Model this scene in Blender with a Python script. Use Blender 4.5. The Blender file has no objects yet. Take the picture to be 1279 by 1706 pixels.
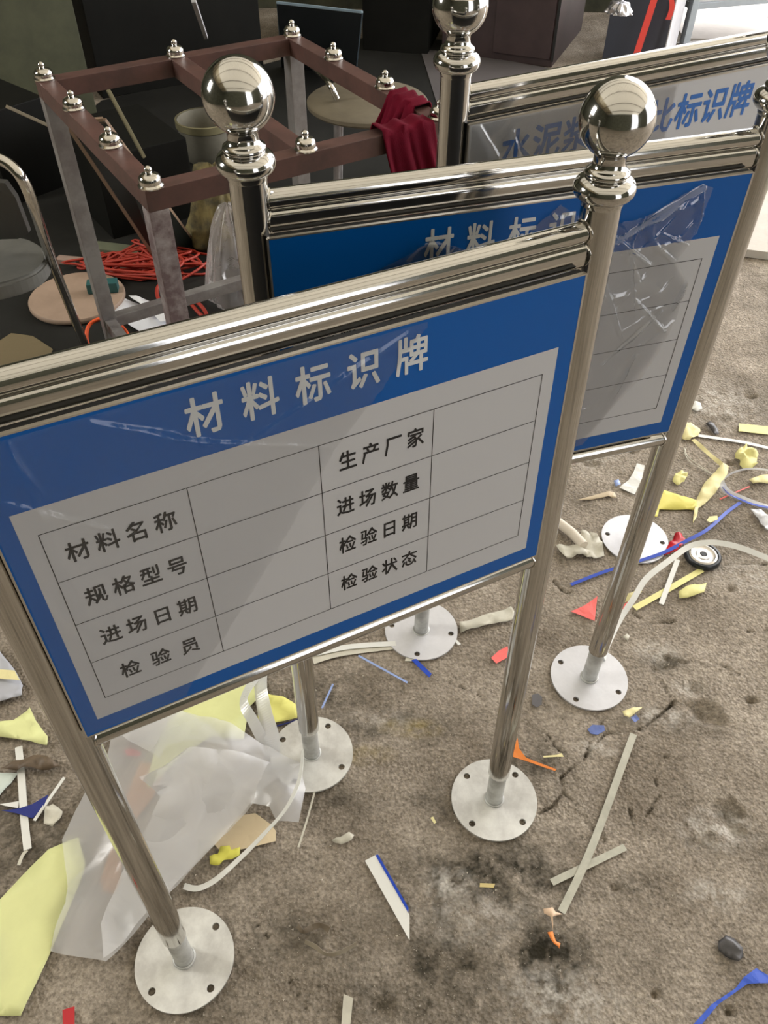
import bpy, bmesh, math, random
import numpy as np
from mathutils import Vector, Matrix, noise as mnoise

random.seed(7)
rng = np.random.default_rng(7)
C = bpy.context.scene.collection
sc = bpy.context.scene

# ------------------------------------------------------------------ camera
CAM_H, PITCH, ROLL, FPX = 1.5, 0.79146, 0.012367, 1376.46
cd = bpy.data.cameras.new('camera')
cam = bpy.data.objects.new('camera', cd)
C.objects.link(cam)
cam.location = (0, 0, CAM_H)
cam.rotation_mode = 'XYZ'
cam.rotation_euler = (Matrix.Rotation(math.pi / 2 - PITCH, 3, 'X') @ Matrix.Rotation(ROLL, 3, 'Z')).to_euler()
cd.sensor_width = 36
cd.sensor_fit = 'AUTO'
cd.lens = 36 * FPX / 1706
cd.clip_start = 0.02
cd.clip_end = 100
sc.camera = cam

# ------------------------------------------------------------------ world, light, exposure
w = bpy.data.worlds.new('world')
sc.world = w
w.use_nodes = True
bg = w.node_tree.nodes['Background']
bg.inputs[0].default_value = (0.97, 0.97, 1.0, 1)
bg.inputs[1].default_value = 2.2
sc.view_settings.view_transform = 'Standard'
sc.view_settings.look = 'None'
sc.view_settings.exposure = 0.50
sc.view_settings.gamma = 1
sc.view_settings.use_curve_mapping = False
sc.cycles.max_bounces = 8
sc.cycles.diffuse_bounces = 4
sc.cycles.glossy_bounces = 5
sc.cycles.transmission_bounces = 6
sc.cycles.transparent_max_bounces = 12
sc.cycles.caustics_reflective = False
sc.cycles.caustics_refractive = False
sc.cycles.sample_clamp_indirect = 6


def area(name, loc, target, sx, sy, power, col):
    l = bpy.data.lights.new(name, 'AREA')
    l.shape = 'RECTANGLE'
    l.size, l.size_y, l.energy, l.color = sx, sy, power, col
    o = bpy.data.objects.new(name, l)
    C.objects.link(o)
    o.location = loc
    o.rotation_euler = (Vector(target) - Vector(loc)).to_track_quat('-Z', 'Y').to_euler()
    return o


# daylight coming through the window in the side wall and through the two door openings
area('window_daylight', (-4.35, 1.35, 2.35), (0.0, 0.9, 0.4), 0.9, 1.3, 80, (1.0, 0.97, 0.9))
area('door_daylight', (4.6, 4.6, 2.0), (0.3, 1.2, 0.3), 4.0, 3.2, 180, (1.0, 0.97, 0.95))


# ------------------------------------------------------------------ helpers
def at(px, py, z=0.0):
    """a point of the photograph (1279 x 1706) to the place in the world at height z"""
    a, b = px - 639.5, py - 853
    c, s = math.cos(ROLL), math.sin(ROLL)
    u, v = (a * c + b * s) / FPX, (-a * s + b * c) / FPX
    c, s = math.cos(PITCH), math.sin(PITCH)
    y, zz = c - v * s, -s - v * c
    t = (z - CAM_H) / zz
    return Vector((u * t, y * t, z))


F = {'p': (0, 0, 1), 3: (900, 640, 2.844), 4: (0, 1080, 1.998), 5: (440, 960, 2.284), 6: (560, 1160, 1.779),
     7: (0, 1080, 4.488), 8: (0, 240, 3.045), 9: (400, 0, 3.553), 10: (780, 0, 2.563)}


def fr(f, pts, z=0.0):
    ox, oy, k = F[f]
    return [at(ox + q[0] / k, oy + q[1] / k, q[2] if len(q) > 2 else z) for q in pts]


def lin(c):
    return tuple((x / 12.92 if x <= 0.04045 else ((x + 0.055) / 1.055) ** 2.4) for x in c)


def rgb(r, g, b):
    return lin((r / 255, g / 255, b / 255))


def tagit(o, label=None, cat=None, group=None, kind=None):
    if label: o['label'] = label
    if cat: o['category'] = cat
    if group: o['group'] = group
    if kind: o['kind'] = kind
    return o


def mesh_obj(name, verts, faces, mat=None, parent=None, origin=None, smooth=False):
    me = bpy.data.meshes.new(name)
    if origin is not None:
        origin = Vector(origin)
        verts = [Vector(v) - origin for v in verts]
    me.from_pydata([tuple(v) for v in verts], [], faces)
    me.update()
    if smooth:
        for p in me.polygons: p.use_smooth = True
    if mat: me.materials.append(mat)
    o = bpy.data.objects.new(name, me)
    C.objects.link(o)
    if origin is not None: o.location = origin
    if parent: o.parent = parent
    return o


def bm_obj(name, bm, mat=None, parent=None, smooth=False, loc=None):
    me = bpy.data.meshes.new(name)
    bm.normal_update()
    bm.to_mesh(me)
    bm.free()
    if smooth:
        for p in me.polygons: p.use_smooth = True
    if mat:
        for m in (mat if isinstance(mat, (list, tuple)) else [mat]): me.materials.append(m)
    o = bpy.data.objects.new(name, me)
    C.objects.link(o)
    if parent: o.parent = parent
    if loc is not None: o.location = loc
    return o


def empty(name, loc, rz=0, label=None, cat=None, group=None):
    o = bpy.data.objects.new(name, None)
    C.objects.link(o)
    o.location = loc
    o.rotation_euler = (0, 0, rz)
    o.empty_display_size = 0.05
    return tagit(o, label, cat, group)


def add_box(bm, lo, hi, bev=0.0, M=None):
    lo, hi = Vector(lo), Vector(hi)
    r = bmesh.ops.create_cube(bm, size=1)
    vs = r['verts']
    s = hi - lo
    for v in vs:
        v.co = Vector((v.co.x * s.x, v.co.y * s.y, v.co.z * s.z)) + (lo + hi) / 2
    if bev:
        es = list({e for v in vs for e in v.link_edges})
        rr = bmesh.ops.bevel(bm, geom=es, offset=bev, segments=2, affect='EDGES', profile=0.7)
        vs = rr['verts'] if not vs[0].is_valid else [v for v in set(rr['verts'])]
    if M is not None:
        for v in set(vs): v.co = M @ v.co


def box(name, lo, hi, mat, parent=None, bev=0.002, M=None):
    bm = bmesh.new()
    add_box(bm, lo, hi, bev)
    if M is not None: bm.transform(M)
    return bm_obj(name, bm, mat, parent)


def beam_m(a, b, up=(0, 0, 1)):
    a, b = Vector(a), Vector(b)
    x = (b - a).normalized()
    y = Vector(up).cross(x)
    if y.length < 1e-4: y = Vector((0, 1, 0)).cross(x)
    y.normalize()
    z = x.cross(y)
    M = Matrix((x, y, z)).transposed().to_4x4()
    M.translation = a
    return M, (b - a).length


def bar(name, a, b, wd, ht, mat, parent=None, bev=0.002, up=(0, 0, 1)):
    M, L = beam_m(a, b, up)
    return box(name, (0, -wd / 2, -ht / 2), (L, wd / 2, ht / 2), mat, parent, bev, M)


def tube_geo(path, r, seg=20, cap=True, closed=False):
    P = [Vector(p) for p in path]
    n = len(P)
    rs = r if isinstance(r, (list, tuple)) else [r] * n
    V, Fc = [], []
    prev = None
    for i in range(n):
        if closed: t = (P[(i + 1) % n] - P[i - 1]).normalized()
        else: t = (P[min(i + 1, n - 1)] - P[max(i - 1, 0)]).normalized()
        if prev is None:
            a = Vector((0, 0, 1)) if abs(t.z) < 0.9 else Vector((1, 0, 0))
            prev = (a - t * a.dot(t)).normalized()
        else:
            prev = (prev - t * prev.dot(t)).normalized()
        b = t.cross(prev)
        for k in range(seg):
            an = 2 * math.pi * k / seg
            V.append(P[i] + (prev * math.cos(an) + b * math.sin(an)) * rs[i])
    m = n if closed else n - 1
    for i in range(m):
        for k in range(seg):
            a0, a1 = i * seg + k, i * seg + (k + 1) % seg
            j = ((i + 1) % n) * seg
            Fc.append((a0, a1, j + (k + 1) % seg, j + k))
    if cap and not closed:
        Fc.append(tuple(range(seg))[::-1])
        Fc.append(tuple((n - 1) * seg + k for k in range(seg)))
    return V, Fc


def smooth_by_angle(o):
    for p in o.data.polygons: p.use_smooth = True
    o.data.set_sharp_from_angle(angle=math.radians(42))
    return o


def tube(name, path, r, mat, parent=None, seg=20, closed=False, cap=True):
    V, Fc = tube_geo(path, r, seg, cap, closed)
    return smooth_by_angle(mesh_obj(name, V, Fc, mat, parent))


def spline(pts, n=8, closed=False):
    P = [Vector(p) for p in pts]
    out = []
    N = len(P)
    rg = range(N) if closed else range(N - 1)
    for i in rg:
        if closed: p0, p1, p2, p3 = P[i - 1], P[i], P[(i + 1) % N], P[(i + 2) % N]
        else: p0, p1, p2, p3 = P[max(i - 1, 0)], P[i], P[i + 1], P[min(i + 2, N - 1)]
        for k in range(n):
            t = k / n
            out.append(0.5 * ((2 * p1) + (p2 - p0) * t + (2 * p0 - 5 * p1 + 4 * p2 - p3) * t * t + (3 * p1 - p0 - 3 * p2 + p3) * t ** 3))
    if not closed: out.append(P[-1])
    return out


def lathe(name, prof, mat, parent=None, seg=48, loc=None, smooth=True, cap=True):
    V, Fc = [], []
    n = len(prof)
    for r, z in prof:
        for k in range(seg):
            a = 2 * math.pi * k / seg
            V.append(Vector((r * math.cos(a), r * math.sin(a), z)))
    for i in range(n - 1):
        for k in range(seg):
            Fc.append((i * seg + k, i * seg + (k + 1) % seg, (i + 1) * seg + (k + 1) % seg, (i + 1) * seg + k))
    if cap:
        Fc.append(tuple(range(seg))[::-1])
        Fc.append(tuple((n - 1) * seg + k for k in range(seg)))
    o = mesh_obj(name, V, Fc, mat, parent)
    if smooth: smooth_by_angle(o)
    if loc is not None: o.location = loc
    return o


# ------------------------------------------------------------------ materials
def mat(name, col, rough=0.6, metal=0.0, bump=0.0, bscale=40.0, var=0.0, vscale=12.0, col2=None, spec=0.5, coat=0.0,
        trans=0.0, alpha=1.0, rvar=0.0, stretch=None):
    m = bpy.data.materials.new(name)
    m.use_nodes = True
    nt = m.node_tree
    N, L = nt.nodes, nt.links
    b = N['Principled BSDF']
    b.inputs['Base Color'].default_value = (*col, 1)
    b.inputs['Roughness'].default_value = rough
    b.inputs['Metallic'].default_value = metal
    b.inputs['Specular IOR Level'].default_value = spec
    b.inputs['Coat Weight'].default_value = coat
    b.inputs['Transmission Weight'].default_value = trans
    b.inputs['Alpha'].default_value = alpha
    tc = N.new('ShaderNodeTexCoord')
    src = tc.outputs['Object']
    if stretch:
        mp = N.new('ShaderNodeMapping')
        mp.inputs['Scale'].default_value = stretch
        L.new(src, mp.inputs[0])
        src = mp.outputs[0]
    if var or col2:
        n = N.new('ShaderNodeTexNoise')
        n.inputs['Scale'].default_value = vscale
        n.inputs['Detail'].default_value = 6
        n.inputs['Roughness'].default_value = 0.65
        L.new(src, n.inputs['Vector'])
        r = N.new('ShaderNodeValToRGB')
        c2 = col2 if col2 else tuple(x * (1 - var) for x in col)
        r.color_ramp.elements[0].position, r.color_ramp.elements[1].position = 0.38, 0.62
        r.color_ramp.elements[0].color = (*c2, 1)
        r.color_ramp.elements[1].color = (*col, 1)
        L.new(n.outputs[0], r.inputs[0])
        L.new(r.outputs[0], b.inputs['Base Color'])
        if rvar:
            mr = N.new('ShaderNodeMapRange')
            mr.inputs[3].default_value, mr.inputs[4].default_value = rough, rough + rvar
            L.new(n.outputs[0], mr.inputs[0])
            L.new(mr.outputs[0], b.inputs['Roughness'])
    if bump:
        n = N.new('ShaderNodeTexNoise')
        n.inputs['Scale'].default_value = bscale
        n.inputs['Detail'].default_value = 5
        L.new(src, n.inputs['Vector'])
        bp = N.new('ShaderNodeBump')
        bp.inputs['Strength'].default_value = 1.0
        bp.inputs['Distance'].default_value = bump
        L.new(n.outputs[0], bp.inputs['Height'])
        L.new(bp.outputs[0], b.inputs['Normal'])
    return m


def film_mat(name, tint=(0.9, 0.92, 0.95), opac=0.12, gloss=0.10, rough=0.12, bump=0.0015, bscale=25.0):
    """thin clear plastic: mostly transparent, a little milky, with a glossy skin"""
    m = bpy.data.materials.new(name)
    m.use_nodes = True
    nt = m.node_tree
    N, L = nt.nodes, nt.links
    N.remove(N['Principled BSDF'])
    out = N['Material Output']
    tr = N.new('ShaderNodeBsdfTransparent')
    di = N.new('ShaderNodeBsdfDiffuse'); di.inputs[0].default_value = (*tint, 1)
    tl = N.new('ShaderNodeBsdfTranslucent'); tl.inputs[0].default_value = (*tint, 1)
    gl = N.new('ShaderNodeBsdfGlossy'); gl.inputs[0].default_value = (1, 1, 1, 1); gl.inputs['Roughness'].default_value = rough
    dm = N.new('ShaderNodeMixShader'); dm.inputs[0].default_value = 0.45
    L.new(di.outputs[0], dm.inputs[1]); L.new(tl.outputs[0], dm.inputs[2])
    m1 = N.new('ShaderNodeMixShader'); m1.inputs[0].default_value = opac
    L.new(tr.outputs[0], m1.inputs[1]); L.new(dm.outputs[0], m1.inputs[2])
    fz = N.new('ShaderNodeLayerWeight'); fz.inputs[0].default_value = 0.25
    mr = N.new('ShaderNodeMapRange'); mr.inputs[3].default_value = gloss * 0.5; mr.inputs[4].default_value = min(1, gloss * 5)
    L.new(fz.outputs['Fresnel'], mr.inputs[0])
    m2 = N.new('ShaderNodeMixShader')
    L.new(mr.outputs[0], m2.inputs[0]); L.new(m1.outputs[0], m2.inputs[1]); L.new(gl.outputs[0], m2.inputs[2])
    L.new(m2.outputs[0], out.inputs[0])
    if bump:
        tc = N.new('ShaderNodeTexCoord')
        n = N.new('ShaderNodeTexNoise'); n.inputs['Scale'].default_value = bscale; n.inputs['Detail'].default_value = 3
        n.inputs['Distortion'].default_value = 1.2
        L.new(tc.outputs['Object'], n.inputs['Vector'])
        bp = N.new('ShaderNodeBump'); bp.inputs['Distance'].default_value = bump; bp.inputs['Strength'].default_value = 1
        L.new(n.outputs[0], bp.inputs['Height'])
        L.new(bp.outputs[0], gl.inputs['Normal']); L.new(bp.outputs[0], fz.inputs['Normal'])
    return m


STEEL = mat('polished_stainless', (0.58, 0.57, 0.545), 0.07, 1.0, bump=0.00006, bscale=30, rvar=0.06, var=0.05, vscale=8)
STEEL2 = mat('brushed_stainless', (0.60, 0.58, 0.54), 0.12, 1.0, bump=0.0001, bscale=60)
GALV = mat('galvanised_steel', (0.42, 0.42, 0.40), 0.42, 0.6, bump=0.0002, bscale=120, col2=(0.62, 0.63, 0.61), vscale=22, rvar=0.2)
GALVW = mat('pale_zinc_plate', (0.66, 0.66, 0.68), 0.4, 0.3, bump=0.0002, bscale=120, var=0.1, vscale=18)
PLATE = mat('galvanised_plate', (0.56, 0.55, 0.52), 0.42, 0.35, bump=0.0002, bscale=120, col2=(0.76, 0.76, 0.72), vscale=16, rvar=0.2)
BLUE = mat('blue_print', rgb(2, 88, 168), 0.28, spec=0.35)
WHITE = mat('white_print', rgb(194, 195, 198), 0.3, spec=0.5)
TITLEW = mat('title_print', rgb(212, 216, 218), 0.3)
INK = mat('black_ink', (0.012, 0.012, 0.014), 0.35)
BLUEINK = mat('blue_ink', rgb(50, 108, 185), 0.35)
BLACKRUB = mat('black_backing', (0.012, 0.012, 0.012), 0.5)
ALU = mat('thin_aluminium_edge', (0.6, 0.56, 0.5), 0.3, 0.9)
FILM = film_mat('protective_film', opac=0.04, gloss=0.07, rough=0.12, bump=0.0012, bscale=30)
FILM2 = film_mat('wrinkled_film', opac=0.035, gloss=0.17, rough=0.10, bump=0.002, bscale=20)
SHEET = film_mat('milky_polythene', tint=(0.94, 0.95, 0.97), opac=0.50, gloss=0.07, rough=0.28, bump=0.003, bscale=7)
BAG = film_mat('clear_bag', tint=(0.55, 0.50, 0.47), opac=0.30, gloss=0.08, rough=0.3, bump=0.004, bscale=12)
BROWN = mat('brown_painted_steel', rgb(92, 64, 58), 0.36, 0.1, bump=0.0004, bscale=50, col2=rgb(72, 52, 48), vscale=9, rvar=0.15)
RAWLEG = mat('grey_steel_leg', rgb(136, 134, 132), 0.45, 0.4, bump=0.0003, bscale=60, col2=rgb(112, 106, 105), vscale=10)
PAINTY = mat('paint_spattered_leg', rgb(158, 152, 152), 0.45, 0.1, bump=0.0005, bscale=60, col2=rgb(100, 84, 86), vscale=18)


# ------------------------------------------------------------------ the shed: floor, walls, roof
def vnoise(x, y, scale, seed, octv=4, rough=0.55):
    """fractal value noise on numpy arrays"""
    out = np.zeros_like(x); amp = 1.0; tot = 0
    for o in range(octv):
        r = np.random.default_rng(seed * 31 + o)
        T = r.random((256, 256))
        X, Y = x * scale + 71.3 * o, y * scale + 13.7 * o
        xi, yi = np.floor(X).astype(int), np.floor(Y).astype(int)
        fx, fy = X - xi, Y - yi
        fx, fy = fx * fx * (3 - 2 * fx), fy * fy * (3 - 2 * fy)
        a, b = T[xi & 255, yi & 255], T[(xi + 1) & 255, yi & 255]
        c, d = T[xi & 255, (yi + 1) & 255], T[(xi + 1) & 255, (yi + 1) & 255]
        out += amp * ((a * (1 - fx) + b * fx) * (1 - fy) + (c * (1 - fx) + d * fx) * fy)
        tot += amp; amp *= rough; scale *= 2.03
    return out / tot


def seg_dist(x, y, pts):
    d = np.full_like(x, 9.0)
    for p, q in zip(pts[:-1], pts[1:]):
        ax, ay, bx, by = p.x, p.y, q.x, q.y
        dx, dy = bx - ax, by - ay
        t = np.clip(((x - ax) * dx + (y - ay) * dy) / (dx * dx + dy * dy + 1e-9), 0, 1)
        d = np.minimum(d, np.hypot(x - ax - t * dx, y - ay - t * dy))
    return d


CRACKS = [(6, [(1000, 20), (905, 95), (800, 110), (735, 180), (665, 240), (672, 282), (640, 325), (600, 345)], 1.0),
          (6, [(672, 282), (730, 340), (745, 380), (800, 430)], .8),
          (6, [(860, 300), (880, 385), (930, 395)], .5), (6, [(560, 90), (620, 130), (720, 190)], .4),
          (3, [(430, 1080), (520, 1130), (630, 1122)], 1.0), (3, [(520, 1130), (540, 1230), (590, 1290), (690, 1320)], .9),
          (3, [(560, 1390), (600, 1460), (630, 1500), (560, 1570), (470, 1640)], .8),
          (3, [(980, 1165), (1030, 1175), (1078, 1160)], 1.0), (3, [(700, 1300), (800, 1340), (900, 1370)], .5),
          (3, [(840, 860), (930, 850), (1078, 850)], .8), (3, [(60, 930), (110, 980), (140, 985)], 1.1),
          (5, [(700, 400), (800, 440), (880, 500)], .5), (5, [(960, 540), (1080, 600), (1110, 650), (1180, 700)], .5),
          (4, [(860, 920), (930, 1020), (960, 1100), (1040, 1240)], .5), (6, [(1130, 560), (1060, 500), (1040, 430)], .6), (6, [(735, 180), (760, 120), (800, 60)], .7),
          (6, [(900, 385), (960, 290), (940, 230), (960, 190)], .6), (3, [(690, 1320), (760, 1290), (860, 1330), (1000, 1400)], .7), (6, [(970, 180), (1005, 188), (1030, 184)], 1.2)]
PITS = [(3, 590, 1325, .035, 1.0), (3, 725, 1438, .03, .7), (3, 780, 1560, .05, .8), (3, 840, 1595, .03, .8), (3, 545, 1345, .02, .8),
        (6, 1155, 350, .05, 1.1), (6, 1180, 400, .035, .9), (6, 1090, 440, .045, .6), (6, 1085, 50, .05, .8), (6, 1230, 8, .018, 1.0),
        (6, 945, 882, .012, 1.0), (6, 1165, 935, .014, .9), (6, 825, 570, .016, .6), (6, 490, 600, .05, .6), (6, 610, 780, .06, .5),
        (6, 350, 800, .06, .5), (6, 130, 930, .035, .6), (3, 230, 370, .04, .8), (3, 430, 310, .03, .8), (3, 905, 965, .02, .9),
        (3, 1000, 55, .03, 1.0), (3, 870, 160, .035, .7), (3, 900, 375, .02, .9), (5, 700, 930, .03, .4)]
# (frame, x, y, radius across, radius along, strength): oil and dirt that has soaked into the slab
STAINS = [(6, 470, 540, .16, .07, .75), (6, 600, 780, .10, .07, .85), (6, 340, 800, .10, .10, .6), (6, 520, 440, .12, .05, .5),
          (6, 860, 790, .12, .08, .15), (6, 250, 900, .14, .06, .5), (3, 580, 1320, .05, .03, .7), (6, 290, 640, .12, .06, .4),
          (5, 430, 560, .16, .05, .4), (5, 250, 440, .12, .05, .45), (5, 250, 860, .10, .05, .35), (4, 820, 780, .14, .07, .25),
          (4, 930, 960, .20, .05, .35), (6, 590, 210, .08, .06, .45), (5, 680, 860, .07, .05, .35), (6, 1040, 70, .09, .04, .35),
          (4, 60, 640, .2, .15, .4), (4, 640, 1120, .10, .10, .3), (6, 900, 560, .06, .03, .3)]
PALES = [(6, 1130, 390, .07, .04, 1), (6, 400, 650, .10, .05, .5), (6, 650, 900, .10, .05, .9), (6, 950, 60, .07, .03, .8), (6, 780, 150, .05, .02, .8),
         (3, 545, 1270, .05, .03, .9), (3, 700, 1440, .04, .02, .8), (6, 330, 560, .05, .03, .9), (5, 430, 540, .08, .02, .4), (6, 1130, 590, .06, .03, .7),
         (3, 850, 100, .12, .12, .8), (3, 230, 330, .10, .08, .7), (3, 1000, 900, .12, .05, .6)]
YELLOWS = [(5, 560, 575, .07, .025, .9), (5, 390, 680, .06, .025, .9)]

FLOORM = bpy.data.materials.new('dusty_concrete')
FLOORM.use_nodes = True
nt = FLOORM.node_tree; N, L = nt.nodes, nt.links
pb = N['Principled BSDF']; pb.inputs['Roughness'].default_value = 0.85; pb.inputs['Specular IOR Level'].default_value = 0.3
tc = N.new('ShaderNodeTexCoord')
n1 = N.new('ShaderNodeTexNoise'); n1.inputs['Scale'].default_value = 4.5; n1.inputs['Detail'].default_value = 8; n1.inputs['Roughness'].default_value = .7
n2 = N.new('ShaderNodeTexNoise'); n2.inputs['Scale'].default_value = 120; n2.inputs['Detail'].default_value = 6; n2.inputs['Roughness'].default_value = .75
vo = N.new('ShaderNodeTexVoronoi'); vo.inputs['Scale'].default_value = 160
for q in (n1, n2, vo): L.new(tc.outputs['Object'], q.inputs['Vector'])
r1 = N.new('ShaderNodeValToRGB')
r1.color_ramp.elements[0].position, r1.color_ramp.elements[1].position = .36, .66
r1.color_ramp.elements[0].color = (*rgb(136, 125, 110), 1); r1.color_ramp.elements[1].color = (*rgb(184, 173, 158), 1)
L.new(n1.outputs[0], r1.inputs[0])
r2 = N.new('ShaderNodeValToRGB')
r2.color_ramp.elements[0].position, r2.color_ramp.elements[1].position = .34, .68
r2.color_ramp.elements[0].color = (.36, .35, .33, 1); r2.color_ramp.elements[1].color = (1.35, 1.34, 1.33, 1)
L.new(n2.outputs[0], r2.inputs[0])
mx = N.new('ShaderNodeMix'); mx.data_type = 'RGBA'; mx.blend_type = 'MULTIPLY'; mx.inputs[0].default_value = .85
L.new(r1.outputs[0], mx.inputs[6]); L.new(r2.outputs[0], mx.inputs[7])
at1 = N.new('ShaderNodeAttribute'); at1.attribute_name = 'dirt'
mx2 = N.new('ShaderNodeMix'); mx2.data_type = 'RGBA'; mx2.inputs[7].default_value = (*rgb(48, 44, 32), 1)
L.new(at1.outputs['Fac'], mx2.inputs[0]); L.new(mx.outputs[2], mx2.inputs[6])
at2 = N.new('ShaderNodeAttribute'); at2.attribute_name = 'yellow_dust'
mx3 = N.new('ShaderNodeMix'); mx3.data_type = 'RGBA'; mx3.inputs[7].default_value = (*rgb(150, 132, 60), 1)
L.new(at2.outputs['Fac'], mx3.inputs[0]); L.new(mx2.outputs[2], mx3.inputs[6])
at3 = N.new('ShaderNodeAttribute'); at3.attribute_name = 'pale_dust'
mx4 = N.new('ShaderNodeMix'); mx4.data_type = 'RGBA'; mx4.inputs[7].default_value = (*rgb(206, 200, 190), 1)
L.new(at3.outputs['Fac'], mx4.inputs[0]); L.new(mx3.outputs[2], mx4.inputs[6])
L.new(mx4.outputs[2], pb.inputs['Base Color'])
bp = N.new('ShaderNodeBump'); bp.inputs['Distance'].default_value = .004; bp.inputs['Strength'].default_value = .9
ad = N.new('ShaderNodeMath'); ad.operation = 'ADD'
L.new(n2.outputs[0], ad.inputs[0]); L.new(vo.outputs[0], ad.inputs[1])
L.new(ad.outputs[0], bp.inputs['Height']); L.new(bp.outputs[0], pb.inputs['Normal'])


def grid_floor(name, xs, ys, kind):
    X, Y = np.meshgrid(xs, ys, indexing='ij')
    h = -0.0040 * vnoise(X, Y, 3.0, 3, 5) * 1.0 - 0.0060 * vnoise(X, Y, 26, 5, 4, .75)
    h += 0.0035
    dirt = np.clip((vnoise(X, Y, 2.6, 9, 5, .65) - .56) * 2.2, 0, .35)
    for f, pts, s in CRACKS:
        P = fr(f, pts)
        wob = 0.006 * (vnoise(X, Y, 40, 17, 3) - .5)
        d = np.abs(seg_dist(X, Y, P) + wob)
        wd = 0.0022 * s
        k = np.exp(-(d / wd) ** 2) * np.clip(vnoise(X, Y, 25, 19, 2) * 2.2 - .35, .2, 1)
        h -= 0.010 * s * k
        dirt = np.maximum(dirt, .9 * k)
        side = np.exp(-(d / 0.02) ** 2) * s
        h += 0.0015 * side * (vnoise(X, Y, 60, 23, 2) - .3)
    for f, x, y, r, s in PITS:
        c = fr(f, [(x, y)])[0]
        r = r * .75
        d = np.hypot((X - c.x), (Y - c.y) * 1.3) / r + 1.0 * (vnoise(X, Y, 30, 29, 3) - .5)
        k = np.clip(1 - d, 0, 1) ** .8
        h -= 0.014 * s * k
        dirt = np.maximum(dirt, np.clip(k * .9 * s, 0, .8) * vnoise(X, Y, 60, 33, 2))
    for f, x, y, rx, ry, s in STAINS:
        c = fr(f, [(x, y)])[0]
        d = np.hypot((X - c.x) / rx, (Y - c.y) / ry)
        k = np.clip(1.35 - d, 0, 1) * min(1.2, s * 1.6) * np.clip(vnoise(X, Y, 28, 37, 5, .8) * 2.6 - .75, 0, 1.2)
        dirt = np.maximum(dirt, k)
        h += 0.002 * k * (vnoise(X, Y, 90, 39, 3) - .5)
    pale = np.zeros_like(X)
    for f, x, y, rx, ry, s in PALES:
        c = fr(f, [(x, y)])[0]
        d = np.hypot((X - c.x) / rx, (Y - c.y) / ry)
        pale = np.maximum(pale, np.clip(1.3 - d, 0, 1) * s * np.clip(vnoise(X, Y, 60, 47, 5, .8) * 3.2 - 1.25, 0, 1))
    yel = np.zeros_like(X)
    for f, x, y, rx, ry, s in YELLOWS:
        c = fr(f, [(x, y)])[0]
        d = np.hypot((X - c.x) / rx, (Y - c.y) / ry)
        yel = np.maximum(yel, np.clip(1.1 - d, 0, 1) * s * np.clip(vnoise(X, Y, 50, 41, 4) * 2 - .5, 0, 1))
    h = np.minimum(h, 0.0008)
    nx, ny = X.shape
    V = np.stack([X.ravel(), Y.ravel(), h.ravel()], 1)
    idx = np.arange(nx * ny).reshape(nx, ny)
    Q = np.stack([idx[:-1, :-1].ravel(), idx[1:, :-1].ravel(), idx[1:, 1:].ravel(), idx[:-1, 1:].ravel()], 1)
    me = bpy.data.meshes.new(name)
    me.vertices.add(len(V)); me.vertices.foreach_set('co', V.astype(np.float32).ravel())
    me.loops.add(Q.size); me.loops.foreach_set('vertex_index', Q.astype(np.int32).ravel())
    me.polygons.add(len(Q)); me.polygons.foreach_set('loop_start', (np.arange(len(Q)) * 4).astype(np.int32))
    me.update(calc_edges=True)
    me.polygons.foreach_set('use_smooth', np.ones(len(Q), dtype=bool))
    for nm, arr in (('dirt', dirt), ('yellow_dust', yel), ('pale_dust', pale)):
        a = me.attributes.new(nm, 'FLOAT', 'POINT'); a.data.foreach_set('value', arr.astype(np.float32).ravel())
    me.materials.append(FLOORM)
    o = bpy.data.objects.new(name, me); C.objects.link(o)
    return tagit(o, kind='structure', label='dusty cracked grey-brown concrete workshop floor')


xs = np.concatenate([np.arange(-6, -1.2, .12), np.arange(-1.2, 1.45, .0048), np.arange(1.45, 9.1, .12)])
ys = np.concatenate([np.arange(-4.5, .2, .12), np.arange(.2, 2.0, .0048), np.arange(2.0, 3.4, .02), np.arange(3.4, 12, .15)])
grid_floor('floor', xs, ys, 'structure')

WALLM = mat('grimy_plaster', rgb(84, 84, 66), 0.85, bump=0.003, bscale=14, col2=rgb(52, 54, 42), vscale=3)
CREAM = mat('cream_roof_sheet', rgb(226, 212, 178), 0.5, bump=0.001, bscale=6, var=0.15, vscale=2)
RUST = mat('roof_purlin_steel', rgb(96, 84, 70), 0.6, 0.3)
SKYL = bpy.data.materials.new('translucent_roof_sheet')
SKYL.use_nodes = True
_n, _l = SKYL.node_tree.nodes, SKYL.node_tree.links
_n.remove(_n['Principled BSDF'])
_t = _n.new('ShaderNodeBsdfTranslucent'); _t.inputs[0].default_value = (0.95, 0.88, 0.70, 1)
_d = _n.new('ShaderNodeBsdfDiffuse'); _d.inputs[0].default_value = (0.85, 0.79, 0.66, 1)
_m = _n.new('ShaderNodeMixShader'); _m.inputs[0].default_value = 0.2
_l.new(_d.outputs[0], _m.inputs[1]); _l.new(_t.outputs[0], _m.inputs[2]); _l.new(_m.outputs[0], _n['Material Output'].inputs[0])


def wall(name, lo, hi, m=WALLM):
    return tagit(box(name, lo, hi, m, None, 0), kind='structure')


RX0, RX1, RY0, RY1, RH = -4.5, 6.0, -4.0, 6.0, 4.0
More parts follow.
